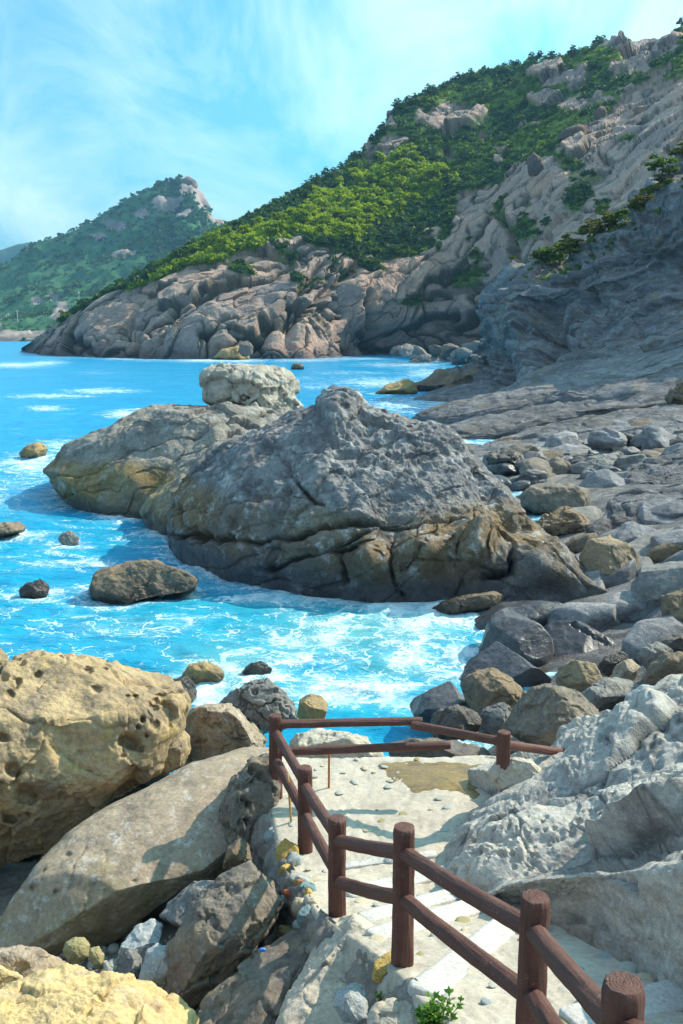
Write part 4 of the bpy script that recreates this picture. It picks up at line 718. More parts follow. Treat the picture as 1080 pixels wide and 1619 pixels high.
boulder('boulder', [(-120,1640),(-40,1590),(10,1572),(60,1544),(100,1528),(140,1530),(180,1545),(200,1548),(240,1562),(272,1586),(296,1612),(312,1680),(300,1800),(-120,1800)], 6.9, .75, M['yellow'], 'bright yellow rock filling the lower left corner', n=84, q=.6, cuts=4, cutq=(.8, .93), amp=.05, fr=1.6, seed=74, rid=.012, rough=(5, .03), smooth=2, nrmcuts=[((.0, .7, -.7), .72)], cracks=[([(130,1600),(160,1570),(190,1552)], 4, .05)], bumps=[(210,1590,40,.06)])
boulder('boulder', [(280,1660),(330,1578),(390,1520),(430,1490),(470,1462),(500,1470),(510,1500),(480,1570),(450,1650),(430,1720),(300,1740)], 7.5, .5, M['darkpit'], 'long grey ledge rock with pits below the dark pitted boulder', n=60, q=.6, amp=.05, seed=75, lean=.5, hc=(9, .5, .03, .0, 2.))
boulder('boulder', [(430,1680),(448,1600),(478,1530),(500,1480),(528,1446),(560,1450),(606,1484),(640,1530),(660,1590),(670,1700)], 7.15, .55, M['pale'], 'pale tan rock face under the railing with the post shadow across it', n=76, q=.55, cuts=3, amp=.04, seed=76, lean=.45, smooth=2, nrmcuts=[((-.1, .5, -.85), .7)], cracks=[([(505,1475),(560,1500),(600,1495)], 2.5, .025)])
land_rock([(596,1580),(605,1540),(630,1516),(660,1512),(688,1522),(712,1548),(720,1600),(690,1640),(610,1640)], 6.5, M['cement'], 'lump of cement moulded round the foot of a railing post', 77, n=46, D=.4, cuts=1, amp=.04)
land_rock([(588,1545),(592,1520),(612,1505),(628,1498),(626,1520),(606,1545),(596,1566)], 6.55, M['st_yellow'], 'yellow lichened stone in the corner between tan rock face and cement lump', 78, n=30, D=.18)
land_rock([(528,1590),(534,1566),(552,1552),(574,1556),(588,1572),(590,1600),(566,1618),(540,1612)], 6.2, M['blue'], 'small grey broken stone on the tan rock face under the railing', 79, n=34, D=.16)
land_rock([(578,1640),(590,1592),(620,1582),(655,1584),(675,1605),(680,1680),(590,1690)], 5.9, M['pale'], 'yellowish lump at the bottom edge between the two green weeds', 80, n=36, D=.3)
boulder('boulder', [(345,1330),(352,1275),(368,1232),(396,1204),(424,1194),(440,1225),(446,1290),(440,1345),(400,1352),(362,1352)], 11.0, .55, M['darkpit'], 'dark heavily pitted rock propping the corner of the platform', n=56, amp=.07, seed=81, hc=(8, .7, .09, .15, 2.), rid=.03)
land_rock([(354,1372),(360,1340),(378,1326),(400,1335),(404,1365),(382,1385),(362,1384)], 10.0, M['seabrown'], 'brown block below the dark heavily pitted rock of the platform corner', 82, D=.25)
land_rock([(-160,1480),(-100,1330),(0,1280),(120,1240),(230,1205),(310,1190),(300,1260),(200,1330),(80,1460),(0,1530),(-100,1540)], 13.4, M['cave'], 'rock painted with black shade in the gap between the honeycombed boulder and the great slab', 83, D=.5, n=40)  # added behind the gap, its black colour stands for shade
land_rock([(1125,1410),(1135,1290),(1180,1215),(1260,1205),(1340,1290),(1350,1420),(1240,1440)], 6.1, M['white'], 'pale boulder on the rock bank just outside the right edge, shading the path', 84, n=40, D=.45)
# scattered rubble on the shelf and at the cliff foot
rs = np.random.RandomState(5); protos = []
def proto(name, mat, seed, n=14):
    d, f = cubesphere(n); L = d * np.array([1, .75, .6])
    for _ in range(9):
        v_ = unit(rs.normal(size=3)); h = L @ v_; L = L - np.outer(np.maximum(0, h - h.max() * rs.uniform(.55, .85)), v_) * .9
    L = L + d * (.09 * fbm(d * 2 + seed, 4, seed))[:, None]; return mesh_np(name, L, f, mat)
pm = [proto('block', M[m], 200 + k) for k, m in enumerate(['grey', 'slabdark', 'shelf_plain', 'slabdark', 'darkpit', 'grey'])]
pc = [proto('boulder', M[m], 220 + k) for k, m in enumerate(['grey', 'seadark', 'grey'])]
SH = SHELF.reshape(-1, 3); shx, shy = proj(SH)
def shelf_pt(px, py):
    k = np.argmin((shx - px) ** 2 + (shy - py) ** 2 + np.where(SH[:, 2] < -.3, 1e4, 0)); return SH[k]
SZW = [(.3, 'small'), (.7, 'mid-sized'), (1.01, 'large')]
def word(v, lo, hi, words): return words[min(len(words) - 1, int((v - lo) / (hi - lo) * len(words)))]
def scatter(name, meshes, pts, lab, cat, group, tones, x0, x1):
    ss = sorted(s for _, s in pts)
    for k, (p, s) in enumerate(pts):
        q = ss.index(s) / len(ss); px_ = float(proj(p[None])[0][0]); where = word(min(max(px_, x0), x1 - .1), x0, x1, ['left end', 'left half', 'middle', 'right half', 'right end'])
        o = link(name, meshes[k % len(meshes)], p, None, '%s %s %s' % (word(q, 0, 1.01, ['small', 'mid-sized', 'large']), tones[k % len(tones)], lab % where), cat, group); o.scale = (s, s * rs.uniform(.7, 1.1), s * rs.uniform(.55, .95)); o.rotation_euler = (rs.uniform(-.5, .5), rs.uniform(-.5, .5), rs.uniform(0, 6.3))
pts = []
for k in range(64):
    a = rs.uniform(770, 1100); b = 770 - (a - 770) * .14 + rs.uniform(-42, 18); p = shelf_pt(a, b); s = rs.uniform(.4, 1.2) * (1.5 if rs.rand() < .2 else .85); pts.append((p + [0, 0, .15 * s], s))
scatter('block', pm, pts, 'angular block, %s of the rubble on the rock shelf', 'rock', 'rubble blocks on the rock shelf', ['dark grey', 'slate', 'pale grey', 'dark slate', 'rough dark', 'grey'], 765, 1100)
pts = []
for k in range(26):
    a = rs.uniform(625, 790); b = np.interp(a, [625, 790], [566, 556]) + rs.uniform(-22, 10); Y = rs.uniform(225, 262); s = rs.uniform(1.6, 4.2); p = P(a, 566, Y); p[2] = rs.uniform(-.3, 1.2) + max(0, (566 - b) * .13); pts.append((p, s))
scatter('boulder', pc, pts, 'rounded boulder, %s of the heap under the far cliff', 'boulder', 'boulder heap at the cliff foot', ['grey', 'dark wet', 'grey'], 610, 800)
for poly, Y, m, lab, sd in [([(755,740),(768,720),(790,710),(820,716),(834,735),(822,750),(780,754)], 52, 'seadark', 'black wet boulder at the shore end of the rubble strip', 91), ([(588,625),(610,610),(640,600),(656,606),(660,622),(640,630),(600,632)], 122, 'ochre', 'ochre rock spit lapped by surf in the inner bay', 92), ([(640,612),(690,590),(760,580),(830,600),(830,650),(740,640),(660,632)], 128, 'seabrown', 'low brown ledge running out into the inner bay', 93), ([(1052,640),(1062,618),(1080,602),(1110,610),(1110,650),(1070,652)], 66, 'seabrown', 'brown boulder perched on the rock shelf at the right edge', 94), ([(1010,545),(1030,532),(1065,535),(1090,548),(1060,562),(1020,560)], 82, 'grey', 'pale boulder on the ledge below the layered cliff at the right', 95), ([(552,622),(558,616),(568,617),(572,625),(556,627)], 125, 'seadark', 'tiny dark rock in the surf left of the ochre spit', 96), ([(336,566),(352,553),(376,548),(392,556),(396,570),(350,572)], 272, 'ochre', 'brown rock with surf round it at the foot of the far cliff', 97), ([(376,556),(380,542),(392,538),(400,548),(398,562),(384,564)], 268, 'seadark', 'upright dark rock beside the brown surf-ringed one at the far cliff', 98), ([(462,583),(466,578),(474,578),(478,583)], 200, 'seabrown', 'tiny reddish rock out in the water before the far cliff', 99), ([(832,780),(850,740),(880,722),(905,735),(905,765),(870,785)], 50, 'darkpit', 'dark split block at the front of the rubble strip', 101), ([(890,745),(930,722),(985,716),(1000,735),(950,750)], 53, 'grey', 'flat pale slab among the rubble blocks', 102), ([(830,850),(860,815),(890,800),(925,812),(930,840),(880,860)], 36, 'seabrown', 'broken brown ledge between the huge grey rock and the smooth plate', 103), ([(800,800),(840,770),(900,765),(945,780),(940,810),(870,815)], 41, 'darkpit', 'ribbed dark brown ledge below the rubble strip', 104)]:
    boulder('boulder', poly, Y, (max(p[0] for p in poly) - min(p[0] for p in poly)) / F_PX * Y * .4, M[m], lab, seed=sd, n=30 if Y < 100 else 16, amp=.1, sea=True, strat=((-.3, -.2, .93), .02 * Y * .3, .006 * Y) if m in ('slab', 'seabrown') else None)
# loose boulders up on the granite hillside
for poly, Y, lab, sd in [([(832,268),(834,250),(844,241),(856,250),(860,266),(850,278),(838,278)], 318, 'egg-shaped granite boulder standing alone on the hillside', 111), ([(880,220),(890,205),(915,196),(930,200),(928,212),(905,220)], 345, 'long granite block, lowest of the row high on the hillside', 112), ([(922,206),(930,196),(945,190),(955,196),(948,206),(932,210)], 350, 'middle granite block of the row high on the hillside', 113), ([(938,188),(942,174),(952,166),(960,176),(958,188),(948,192)], 354, 'small upright granite block at the top of the row on the hillside', 114), ([(284,290),(290,282),(300,280),(310,286),(312,296),(296,300)], 1290, 'bald summit knob on the far mountain', 115), ([(610,196),(612,176),(622,172),(628,182),(626,198)], 445, 'square granite block on the skyline above the bright trees', 116)]:
    boulder('boulder', poly, Y, (max(p[0] for p in poly) - min(p[0] for p in poly)) / F_PX * Y * .4, M['cliffb'], lab, seed=sd, n=20, amp=.08, cat='boulder')

# ------------------------------------------------------------------ rubble wall carrying the platform edge
wl = [(x + .03, y) for x, y in left if y > 3]; wl[0] = (wl[0][0], 12.4)
rows = []
for k, (off, dz) in enumerate([(.10, -.03), (-.02, -.10), (-.10, -.35), (-.16, -.75), (-.30, -1.2), (-.5, -1.7)]):
    rows.append([np.array([x + off, y, zpath(y) + dz]) for x, y in wl])
g = loft(np.array(rows), 90, 360); v = g.reshape(-1, 3); nr = gnorm(g).reshape(-1, 3); nr *= -np.sign(nr[:, :1]); f1, f2, c1 = worley(v * 3.2, 33)
v = v + nr * (.10 * fbm(v * 1.6, 4, 34) + 0.03 * (c1 - .3) * sst(0, .25, f2 - f1) - .03 * np.exp(-((f2 - f1) / .1) ** 2) + .03 * ridged(v * 6, 3, 35))[:, None]
WALL = link('rubble_wall', mesh_np('rubble_wall', v, gridfaces(90, 360)[:, ::-1], M['mortar']), (0, 0, 0), None, 'rubble retaining wall of coloured stones set in mortar under the platform edge', 'wall')
for px, py, sz, m, el in [(452,1345,18,'st_yellow',1.5),(449,1372,12,'st_yellow',1.5),(470,1396,11,'st_orange',1.),(486,1402,14,'st_blue',.9),(494,1408,9,'st_yellow',1.),(455,1412,9,'st_red',1.),(467,1430,15,'st_tan',1.),(480,1450,15,'st_blue',1.3),(452,1475,20,'st_olive',.8),(465,1382,13,'st_grey',.8),(500,1370,20,'st_grey',.6),(472,1350,16,'st_slate',.9),(430,1315,14,'st_slate',1.2),(512,1415,16,'st_tan',.7),(490,1432,9,'st_grey',1.),(470,1465,12,'st_slate',1.),(447,1425,11,'st_slate',1.)]:
    k = np.argmin((proj(v)[0] - px) ** 2 + (proj(v)[1] - py) ** 2); p = v[k]; s = sz / F_PX * np.linalg.norm(p - CAM)
    d, f = cubesphere(9); L = d * np.array([1, .8, el]) * s
    for _ in range(6):
        q_ = unit(rs.normal(size=3)); h = L @ q_; L = L - np.outer(np.maximum(0, h - h.max() * rs.uniform(.5, .8)), q_) * .92
    L = L + d * (.16 * s * fbm(d * 2 + px, 3, py))[:, None]; link('stone', mesh_np('stone', L, f, M[m]), p - nr[k] * s * .32, WALL)

# ------------------------------------------------------------------ railing of brown concrete logs
def rot_to(axis):
    return Vector(axis).to_track_quat('Z', 'Y').to_matrix()
def log_mesh(name, a, b, ra, rb, seed, rings=26, seg=44, cap=True, sag=0.):
    a, b = np.array(a), np.array(b); L = np.linalg.norm(b - a); ax = (b - a) / L; R3 = np.array(rot_to(ax)); x_, y_ = R3[:, 0], R3[:, 1]
    t = np.linspace(0, 1, rings); th = np.linspace(0, 2 * math.pi, seg + 1)[:-1]; T, H = np.meshgrid(t, th, indexing='ij')
    q = np.stack([np.cos(H) * 4.2, np.sin(H) * 4.2, T * L * 3.2], -1).reshape(-1, 3) + seed * 7.7
    bk = ridged(q * np.array([1.3, 1.3, .45]), 3, seed, .6).reshape(T.shape) * .11 + .04 * fbm(q * .4, 2, seed + 1).reshape(T.shape)
    rad = (ra + (rb - ra) * T) * (1 + bk - .03); rad[-1] *= .93; rad[-2] *= 1.01
    pos_ = a + ax * (T * L)[..., None] + x_ * (np.cos(H) * rad)[..., None] + y_ * (np.sin(H) * rad)[..., None]; pos_[..., 2] -= (sag * 4 * T * (1 - T))
    v_ = [pos_.reshape(-1, 3)]; i, j = np.meshgrid(np.arange(rings - 1), np.arange(seg), indexing='ij')
    f_ = [np.stack([i * seg + j, i * seg + (j + 1) % seg, (i + 1) * seg + (j + 1) % seg, (i + 1) * seg + j], -1).reshape(-1, 4)]
    n0 = rings * seg; prev = (rings - 1) * seg
    if cap:                                      # end grain: concentric growth rings in relief
        K = 16
        for k in range(1, K + 1):
            fr_ = max(.02, 1 - k / K); hgt = .0022 * math.sin(k * 2.1 + seed) + .004 * (1 - fr_)
            r_ = rad[-1] * fr_ * (1 + .05 * np.sin(th * 3 + seed + k * .3)); v_.append(b + ax * hgt + x_ * (np.cos(th) * r_)[:, None] + y_ * (np.sin(th) * r_)[:, None])
            jj = np.arange(seg); f_.append(np.stack([prev + jj, prev + (jj + 1) % seg, n0 + (jj + 1) % seg, n0 + jj], -1)); prev = n0; n0 += seg
    return np.concatenate(v_), np.concatenate(f_)
rail = bpy.data.objects.new('log_railing', None); COL.objects.link(rail); rail.location = (0, 0, 0)
rail['label'] = 'brown concrete railing moulded like wooden logs along the stone path'; rail['category'] = 'railing'
def rail_part(name, a, b, ra, rb, seed, cap=False, sag=0., rings=26):
    v_, f_ = log_mesh(name, a, b, ra, rb, seed, rings, 44, cap, sag); c = np.array(a, float); return link(name, mesh_np(name, v_ - c, f_, M['log']), c, rail)
rad = {'a': .068, 'b': .069, 'c': .069, 'd': .0695, 'e': .070, 'f': .070, 'g': .067}
for k, key in enumerate('abcdefg'):
    t = PT[key]; zb = float(zpath(t[1])) - .25 if key != 'g' else t[2] - .42
    if key in 'cd': zb = t[2] - 1.2
    rail_part('post', (t[0], t[1], zb), t, rad[key] * 1.05, rad[key], k, True, 0, 34)
def between(k0, k1, d0, d1, seed, r=.050):
    a = PT[k0] - [0, 0, d0]; b = PT[k1] - [0, 0, d1]; rail_part('rail', a, b, r, r, seed, False, .012)
for k, (p0, p1, u0, u1, l0, l1_) in enumerate([('a','b',.20,.17,.55,.53), ('b','c',.21,.17,.55,.52), ('c','d',.21,.20,.60,.56), ('d','e',.20,.20,.56,.60), ('e','f',.20,.20,.58,.58)]):
    between(p0, p1, u0, u1, 20 + k); between(p0, p1, l0, l1_, 30 + k)
mid = P(668, 1140, 11.05); mid2 = P(652, 1146, 10.98)
rail_part('rail', PT['a'] - [0, 0, .11], mid, .047, .045, 41); rail_part('rail', mid2, PT['g'] - [0, 0, .12], .045, .046, 42)
rail_part('rail', PT['a'] - [0, 0, .46], P(712, 1178, 10.95), .047, .046, 43, True)
rail_part('rail', PT['g'] - [0, 0, .15], P(922, 1194, 12.2), .047, .046, 44, True)
# continuing past the frame towards the camera
ff = PT['f']; rail_part('rail', ff - [0, 0, .2], ff + [.15, -1.6, .75], .05, .05, 46); rail_part('rail', ff - [0, 0, .58], ff + [.15, -1.6, .37], .05, .05, 47)
rail_part('post', ff + [.15, -1.6, -.4], ff + [.15, -1.6, .95], .073, .07, 48, True)
for (x0, y0, x1, y1, m, lab) in [(455,1224,461,1301,'wood','thin pale stick leaning inside the corner of the railing'), (520.5,1186,520,1245,'rust','thin rusty rod standing under the lower far rail')]:
    b_ = onpath(x1, y1); t_ = P(x0, y0, b_[1]); v_, f_ = log_mesh('rod', b_ - [0, 0, .05], t_, .013, .012, 3, 8, 10, True); nm = 'stick' if m == 'wood' else 'metal_rod'
    link(nm, mesh_np(nm, v_ - b_, f_, M[m]), b_, None, lab, 'stick' if m == 'wood' else 'rod')
# bits of litter and the remnant of a white shoe
def scrap(name, p, s, mat, label, seed):
    d, f = cubesphere(8); L = d * np.array([1, .55, .5]) * s; L = L + d * (s * .5 * ridged(d * 1.6 + seed, 3, seed))[:, None] * .6; link(name, mesh_np(name, L, f, M[mat]), p, None, label, 'litter')
scrap('shoe_remnant', onpath(619, 1364) + [0, 0, .04], .055, 'scrap', 'remnant of a white shoe, shaped as a scrap, on the path behind a railing post', 3)  # what is left of a white shoe, modelled as a crumpled lump
scrap('plastic_scrap', P(417, 1507, 7.55) + [0, -.1, .1], .022, 'bluelit', 'tiny blue plastic scrap on the long grey ledge rock', 4)

# ------------------------------------------------------------------ vegetation
def clumps(cen, rad, n, leaf, seed, flat=.8, shell=.55):
    """n leaf clumps (folded quads) through the volume of each crown; returns verts, faces, crown index per vertex"""
    r = np.random.RandomState(seed); N = len(cen); k = np.repeat(np.arange(N), n); d = unit(r.normal(size=(N * n, 3))); d[:, 2] = np.abs(d[:, 2]) * 1.1 - .15
    rr = (shell + (1 - shell) * r.rand(N * n)) ** .8 * (.75 + .35 * fbm(d * 1.5 + cen[k] * .37, 2, seed)); c = cen[k] + d * (rr[:, None] * rad[k][:, None]) * np.array([1, 1, flat])
    a = unit(r.normal(size=(N * n, 3)) + d * .2); b = unit(np.cross(a, unit(r.normal(size=(N * n, 3)) + .9 * d))); s = (leaf * rad[k] * r.uniform(.6, 1.4, N * n))[:, None]
    q = np.stack([c - a * s, c + b * s * .7 + d * s * .25, c + a * s, c - b * s * .7 + d * s * .25], 1).reshape(-1, 3)
    return q, np.arange(len(q)).reshape(-1, 4), np.repeat(k, 4)
hv, hveg, hpx, hpy, hn = HILL
rs = np.random.RandomState(17)
inview = (hpx > -40) & (hpx < 1140) & (hpy > -20) & (hpy < 580) & (hv[:, 1] > 100)
Dh = np.linalg.norm(hv - CAM, axis=1)
def pick(mask, n, seed):
    r = np.random.RandomState(seed); i = np.where(mask & inview)[0]; return r.choice(i, min(n, len(i)), replace=False)
bright_poly = [(170,478),(260,430),(330,385),(400,362),(470,338),(545,290),(595,262),(640,240),(690,262),(712,285),(690,312),(640,330),(600,352),(560,392),(520,385),(470,372),(400,396),(330,418),(250,446)]
isb = inpoly(hpx + 8 * fbm(hv * .05, 3, 61), hpy + 8 * fbm(hv * .05, 3, 62), bright_poly)
def scrub(name, mat, idx, r0, r1, n, leaf, seed, lift=.25):
    r = np.random.RandomState(seed); rad = r.uniform(r0, r1, len(idx)) * r.choice([.7, 1, 1, 1.3], len(idx)); cen = hv[idx] + np.array([0, 0, 1.]) * (rad * lift)[:, None]
    v, f, k = clumps(cen, rad, n, leaf, seed); tintv = (r.rand(len(idx)) * .6 + .4 * (.5 + 1.2 * fbm(hv[idx] * .04, 3, 8)))[k]
    return link(name, mesh_np(name, v, f, mat, {'tint': tintv}, False), kind='stuff')
scrub('bright_scrub', M['lf_bright'], pick((hveg > .45) & isb, 1700, 1), 1.0, 2.6, 34, .27, 51)
scrub('dark_scrub', M['lf_dark'], pick((hveg > .45) & ~isb & (fbm(hv * .03, 3, 9) < .12), 2300, 2), .9, 2.2, 30, .27, 52)
scrub('green_scrub', M['lf_mid'], pick((hveg > .4) & ~isb & (fbm(hv * .03, 3, 9) > -.15), 2500, 3), .7, 1.9, 30, .28, 53)
# trees one can tell apart: shared crowns, each tree an object with trunk and crown
def tree_proto(kind, seed):
    r = np.random.RandomState(seed)
    if kind == 'pine':
        lay = []; rad = []
        for k in range(9):
            z = .35 + .62 * k / 8; sp_r = .36 * (1 - .75 * k / 8) + .06
            for q in range(3): a = r.uniform(0, 6.28); lay.append([math.cos(a) * sp_r * .6, math.sin(a) * sp_r * .6, z + r.uniform(-.04, .04)]); rad.append(sp_r * .62)
        v, f, k = clumps(np.array(lay), np.array(rad), 22, .30, seed, .42, .3)
    else:
        lay = [[0, 0, .66]]; rad = [.30]
        for q in range(8): a = r.uniform(0, 6.28); d_ = r.uniform(.16, .34); lay.append([math.cos(a) * d_, math.sin(a) * d_, r.uniform(.42, .84)]); rad.append(r.uniform(.14, .22))
        v, f, k = clumps(np.array(lay), np.array(rad), 62, .24, seed, .85, .4)
    bm_v, bm_f = [], []; pts = [(0, 0, -.12, .035), (.02 * r.normal(), 0, .2, .026), (.03 * r.normal(), .02 * r.normal(), .45, .018), (.03, .02, .75, .007)]
    for x, y, z, ra in pts: bm_v += [(x + ra * math.cos(q * math.pi / 3), y + ra * math.sin(q * math.pi / 3), z) for q in range(6)]
    for a in range(3): bm_f += [(a * 6 + q, a * 6 + (q + 1) % 6, a * 6 + 6 + (q + 1) % 6, a * 6 + 6 + q) for q in range(6)]
    for q in range(4):
        a = r.uniform(0, 6.28); z0 = r.uniform(.25, .45); o_ = len(bm_v); e_ = np.array([math.cos(a) * .25, math.sin(a) * .25, z0 + .2])
        for p_, ra in ((np.array([0, 0, z0]), .012), (e_, .005)): bm_v += [tuple(p_ + np.array([ra * math.cos(u * 2.1), ra * math.sin(u * 2.1), 0])) for u in range(3)]
        bm_f += [(o_ + u, o_ + (u + 1) % 3, o_ + 3 + (u + 1) % 3, o_ + 3 + u) for u in range(3)]
    return (mesh_np('crown', v, f, None, {'tint': np.zeros(len(v))}, False), mesh_np('trunk', bm_v, bm_f, M['bark'], None, True))
TP = {k: [tree_proto('pine' if k in ('pine', 'gold') else 'leafy', 300 + 10 * j + i) for i in range(4)] for j, k in enumerate(['pine', 'bright', 'bush', 'gold'])}
for k, m in (('pine', 'lf_dark_o'), ('bright', 'lf_bright_o'), ('bush', 'lf_mid_o'), ('gold', 'lf_gold')):
    for cme, _ in TP[k]: cme.materials.append(M[m])
def plant_tree(kind, name, p, h, label, cat, group, wide=1.):
    if '%' in label:
        q = float(proj(np.asarray(p, float)[None])[0][0]); label = label % ('short' if h < 3.4 else 'mid-height' if h < 5.2 else 'tall', word(min(max(q, 160), 1099), 160, 1100, ['far left end', 'left', 'left of centre', 'centre', 'right of centre', 'right', 'far right end']))
    cme, tme = TP[kind][rs.randint(4)]; o = bpy.data.objects.new(name, None); COL.objects.link(o); o.location = p
    s = h; o.scale = (s * wide * rs.uniform(.85, 1.15), s * wide * rs.uniform(.85, 1.15), s); o.rotation_euler = (0, 0, rs.uniform(0, 6.3)); o['label'] = label; o['category'] = cat
    if group: o['group'] = group
    link('trunk', tme, (0, 0, 0), o); link('crown', cme, (0, 0, 0), o); return o
def spaced(idx, n, dmin):
    got = []
    for i in idx:
        if all((hpx[i] - hpx[j]) ** 2 + (hpy[i] - hpy[j]) ** 2 > dmin ** 2 for j in got): got.append(i)
        if len(got) == n: break
    return got
hr = (np.arange(len(hv)) // HNC) ; ridge = (hr > HNR * .84) & (hr < HNR * .93)
skyline = lambda x: np.interp(x, [300, 340, 410, 490, 560, 600, 632, 722, 800, 890, 985, 1075], [392, 372, 336, 296, 252, 215, 172, 128, 108, 90, 63, 40])
dsk = hpy - skyline(hpx)
for i in spaced(pick((hveg > .5) & (dsk > -3) & (dsk < 9) & (hpx > 470), 6000, 71), 66, 7): plant_tree('pine', 'pine_tree', hv[i] - [0, 0, .3], rs.uniform(2.8, 5.2), '%s dark pine on the skyline, %s of the ridge of the big hillside', 'tree', 'pines along the ridge', 1.25)
for i in spaced(pick(isb & (hveg > .5), 6000, 72), 78, 10): plant_tree('bright', 'broadleaf_tree', hv[i] - [0, 0, .3], rs.uniform(4.2, 7.2), '%s bright yellow-green leafy tree, %s of the sunlit band on the hillside', 'tree', 'bright leafy trees on the hillside', 1.15)
for i in spaced(pick(~isb & (hveg > .5) & (dsk > 9), 8000, 73), 90, 9): plant_tree('pine' if rs.rand() < .5 else 'bush', 'hill_tree', hv[i] - [0, 0, .3], rs.uniform(2.6, 4.6), '%s dark green scrubby tree among bare granite, %s of the upper hillside', 'tree', 'scrubby trees on the upper hillside', 1.3)
for i in spaced(pick((hveg > .4) & (hpy > 285) & (hpx > 540) & ~isb, 9000, 74), 84, 8): plant_tree('bush', 'bush', hv[i] - [0, 0, .4], rs.uniform(2., 3.6), '%s green bush in a gully between granite blocks, %s of the cliff', 'bush', 'bushes in the cliff gullies', 1.5)
# golden pines and scrub on the lip of the layered cliff
lip = [(812,372,118,1.),(835,350,117,1.6),(852,335,116,2.2),(868,330,116,2.6),(885,318,115,3.4),(905,302,114,3.6),(925,308,113,2.2),(945,300,112,2.4),(965,290,110,2.0),(990,285,108,2.2),(1010,283,107,2.6),(1032,270,106,2.6),(1050,262,105,2.6),(1072,258,104,2.6),(1090,262,103,2.4)]
ORD = 'first second third fourth fifth sixth seventh eighth ninth tenth eleventh twelfth thirteenth fourteenth fifteenth'.split()
lo, hi_ = SHELF[int(SR * .86)], SHELF[int(SR * .955)]
LP = SHELF[int(SR * .885):int(SR * .93)].reshape(-1, 3); lpx, lpy = proj(LP)
for k, (a, b, Y, h) in enumerate(lip):
    j = np.argmin(np.abs(lpx - a) + .0 * lpy); c_ = np.where(np.abs(lpx - a) < 6)[0]; j = c_[np.argmin(lpy[c_])] if len(c_) else j
    plant_tree('gold' if k % 4 else 'bush', 'pine_tree', LP[j] + [rs.uniform(-.8, .8), 0, -.32 * h], h * rs.uniform(.7, 1.25), ORD[k] + ' dwarf pine from the left in the row on the lip of the layered cliff', 'tree', 'dwarf pines on the layered cliff lip', 1.7)
r = np.random.RandomState(3); sel = np.where((lpx > 800) & (lpx < 1120))[0]; idx = r.choice(sel, 150, replace=False); rad_ = r.uniform(.25, .6, 150); v, f, k = clumps(LP[idx], rad_, 26, .3, 81); link('cliff_lip_scrub', mesh_np('cliff_lip_scrub', v, f, M['lf_mid'], {'tint': r.rand(150)[k]}, False), kind='stuff')
# the wood on the far mountain reads as one mass
mv, mveg, mpx, mpy, mn = MOUNT; im = np.where((mveg > .45) & (mpx > -40) & (mpx < 420) & (mpy > 275) & (mpy < 540))[0]; r = np.random.RandomState(9); idx = r.choice(im, min(5200, len(im)), replace=False)
field = (mpy[idx] > 425) & (fbm(mv[idx] * .02, 3, 4) > -.12); rad_ = np.where(field, r.uniform(1, 2.2, len(idx)), r.uniform(2.2, 4.8, len(idx))); v, f, k = clumps(mv[idx] + np.array([0, 0, 1]) * rad_[:, None] * .4, rad_, 15, .42, 91)
link('far_wood', mesh_np('far_wood', v, f, M['lf_dark'], {'tint': (r.rand(len(idx)) * .7 + .3 * (mpy[idx] > 420))[k]}, False), kind='stuff')
# power poles on the terraces of the far mountain
for px, py, h in [(9,512,9),(16,516,9),(30,518,15),(61,494,15),(125,485,17),(143,470,11),(189,472,11),(237,455,9)]:
    k = np.argmin((mpx - px) ** 2 + (mpy - py) ** 2); p = mv[k]; s = h / 17 * 12
    o = bpy.data.objects.new('power_pole', None); COL.objects.link(o); o.location = p; o['label'] = 'thin pale power pole on the green terraces below the far mountain'; o['category'] = 'pole'; o['group'] = 'power poles on the far terraces'
    v_, f_ = log_mesh('p', (0, 0, -1), (0, 0, s), .32, .22, 3, 4, 8, True); link('pole_shaft', mesh_np('pole_shaft', v_, f_, M['pole']), (0, 0, 0), o)
    v_, f_ = log_mesh('p', (-1.6, 0, s * .9), (1.6, 0, s * .9), .16, .16, 4, 4, 8, True); link('cross_arm', mesh_np('cross_arm', v_, f_, M['pole']), (0, 0, 0), o)
# weeds by the path
def weed(name, base, label, n, h, lf, seed):
    r = np.random.RandomState(seed); o = bpy.data.objects.new(name, None); COL.objects.link(o); o.location = base; o['label'] = label; o['category'] = 'plant'
    for k in range(n):
        a = r.uniform(0, 6.28); tilt = r.uniform(.1, .8); hh = h * r.uniform(.6, 1.1); dirv = np.array([math.cos(a) * math.sin(tilt), math.sin(a) * math.sin(tilt), math.cos(tilt)])
        sv, sf = log_mesh('s', np.zeros(3), dirv * hh, .004, .002, k, 4, 5, False); st = link('stem', mesh_np('stem', sv, sf, M['lf_weed'], {'tint': np.full(len(sv), .5)}), (0, 0, 0), o)
        V_, F_ = [], []
        for q in range(12):
            t = .2 + .8 * q / 11; c = dirv * hh * t; b = a + q * 2.4; ld = unit(np.array([math.cos(b), math.sin(b), .35 + .8 * t])); sd = unit(np.cross(ld, [0, 0, 1])); L = lf * r.uniform(.7, 1.2); dn = np.array([0, 0, -.18 * L])
            for s_, off, sc_l in ((0, 0, 1.), (.75, .25, .62), (-.75, .25, .62)):       # three-lobed leaf
                l2 = unit(ld + sd * s_); w2 = unit(np.cross(l2, np.cross(ld, sd))); c2 = c + ld * L * off; i0 = len(V_)
                V_ += [c2, c2 + l2 * L * sc_l * .5 + w2 * L * .17, c2 + l2 * L * sc_l + dn, c2 + l2 * L * sc_l * .5 - w2 * L * .17]; F_.append((i0, i0 + 1, i0 + 2, i0 + 3))
        link('leaves', mesh_np('leaves', V_, F_, M['lf_weed'], {'tint': np.repeat(r.rand(len(V_) // 4), 4)}, False), (0, 0, 0), st)
wp_ = P(688, 1640, 5.55); weed('weed', wp_, 'green lobed-leaf weed at the bottom edge beside the path', 16, .26, .075, 5)
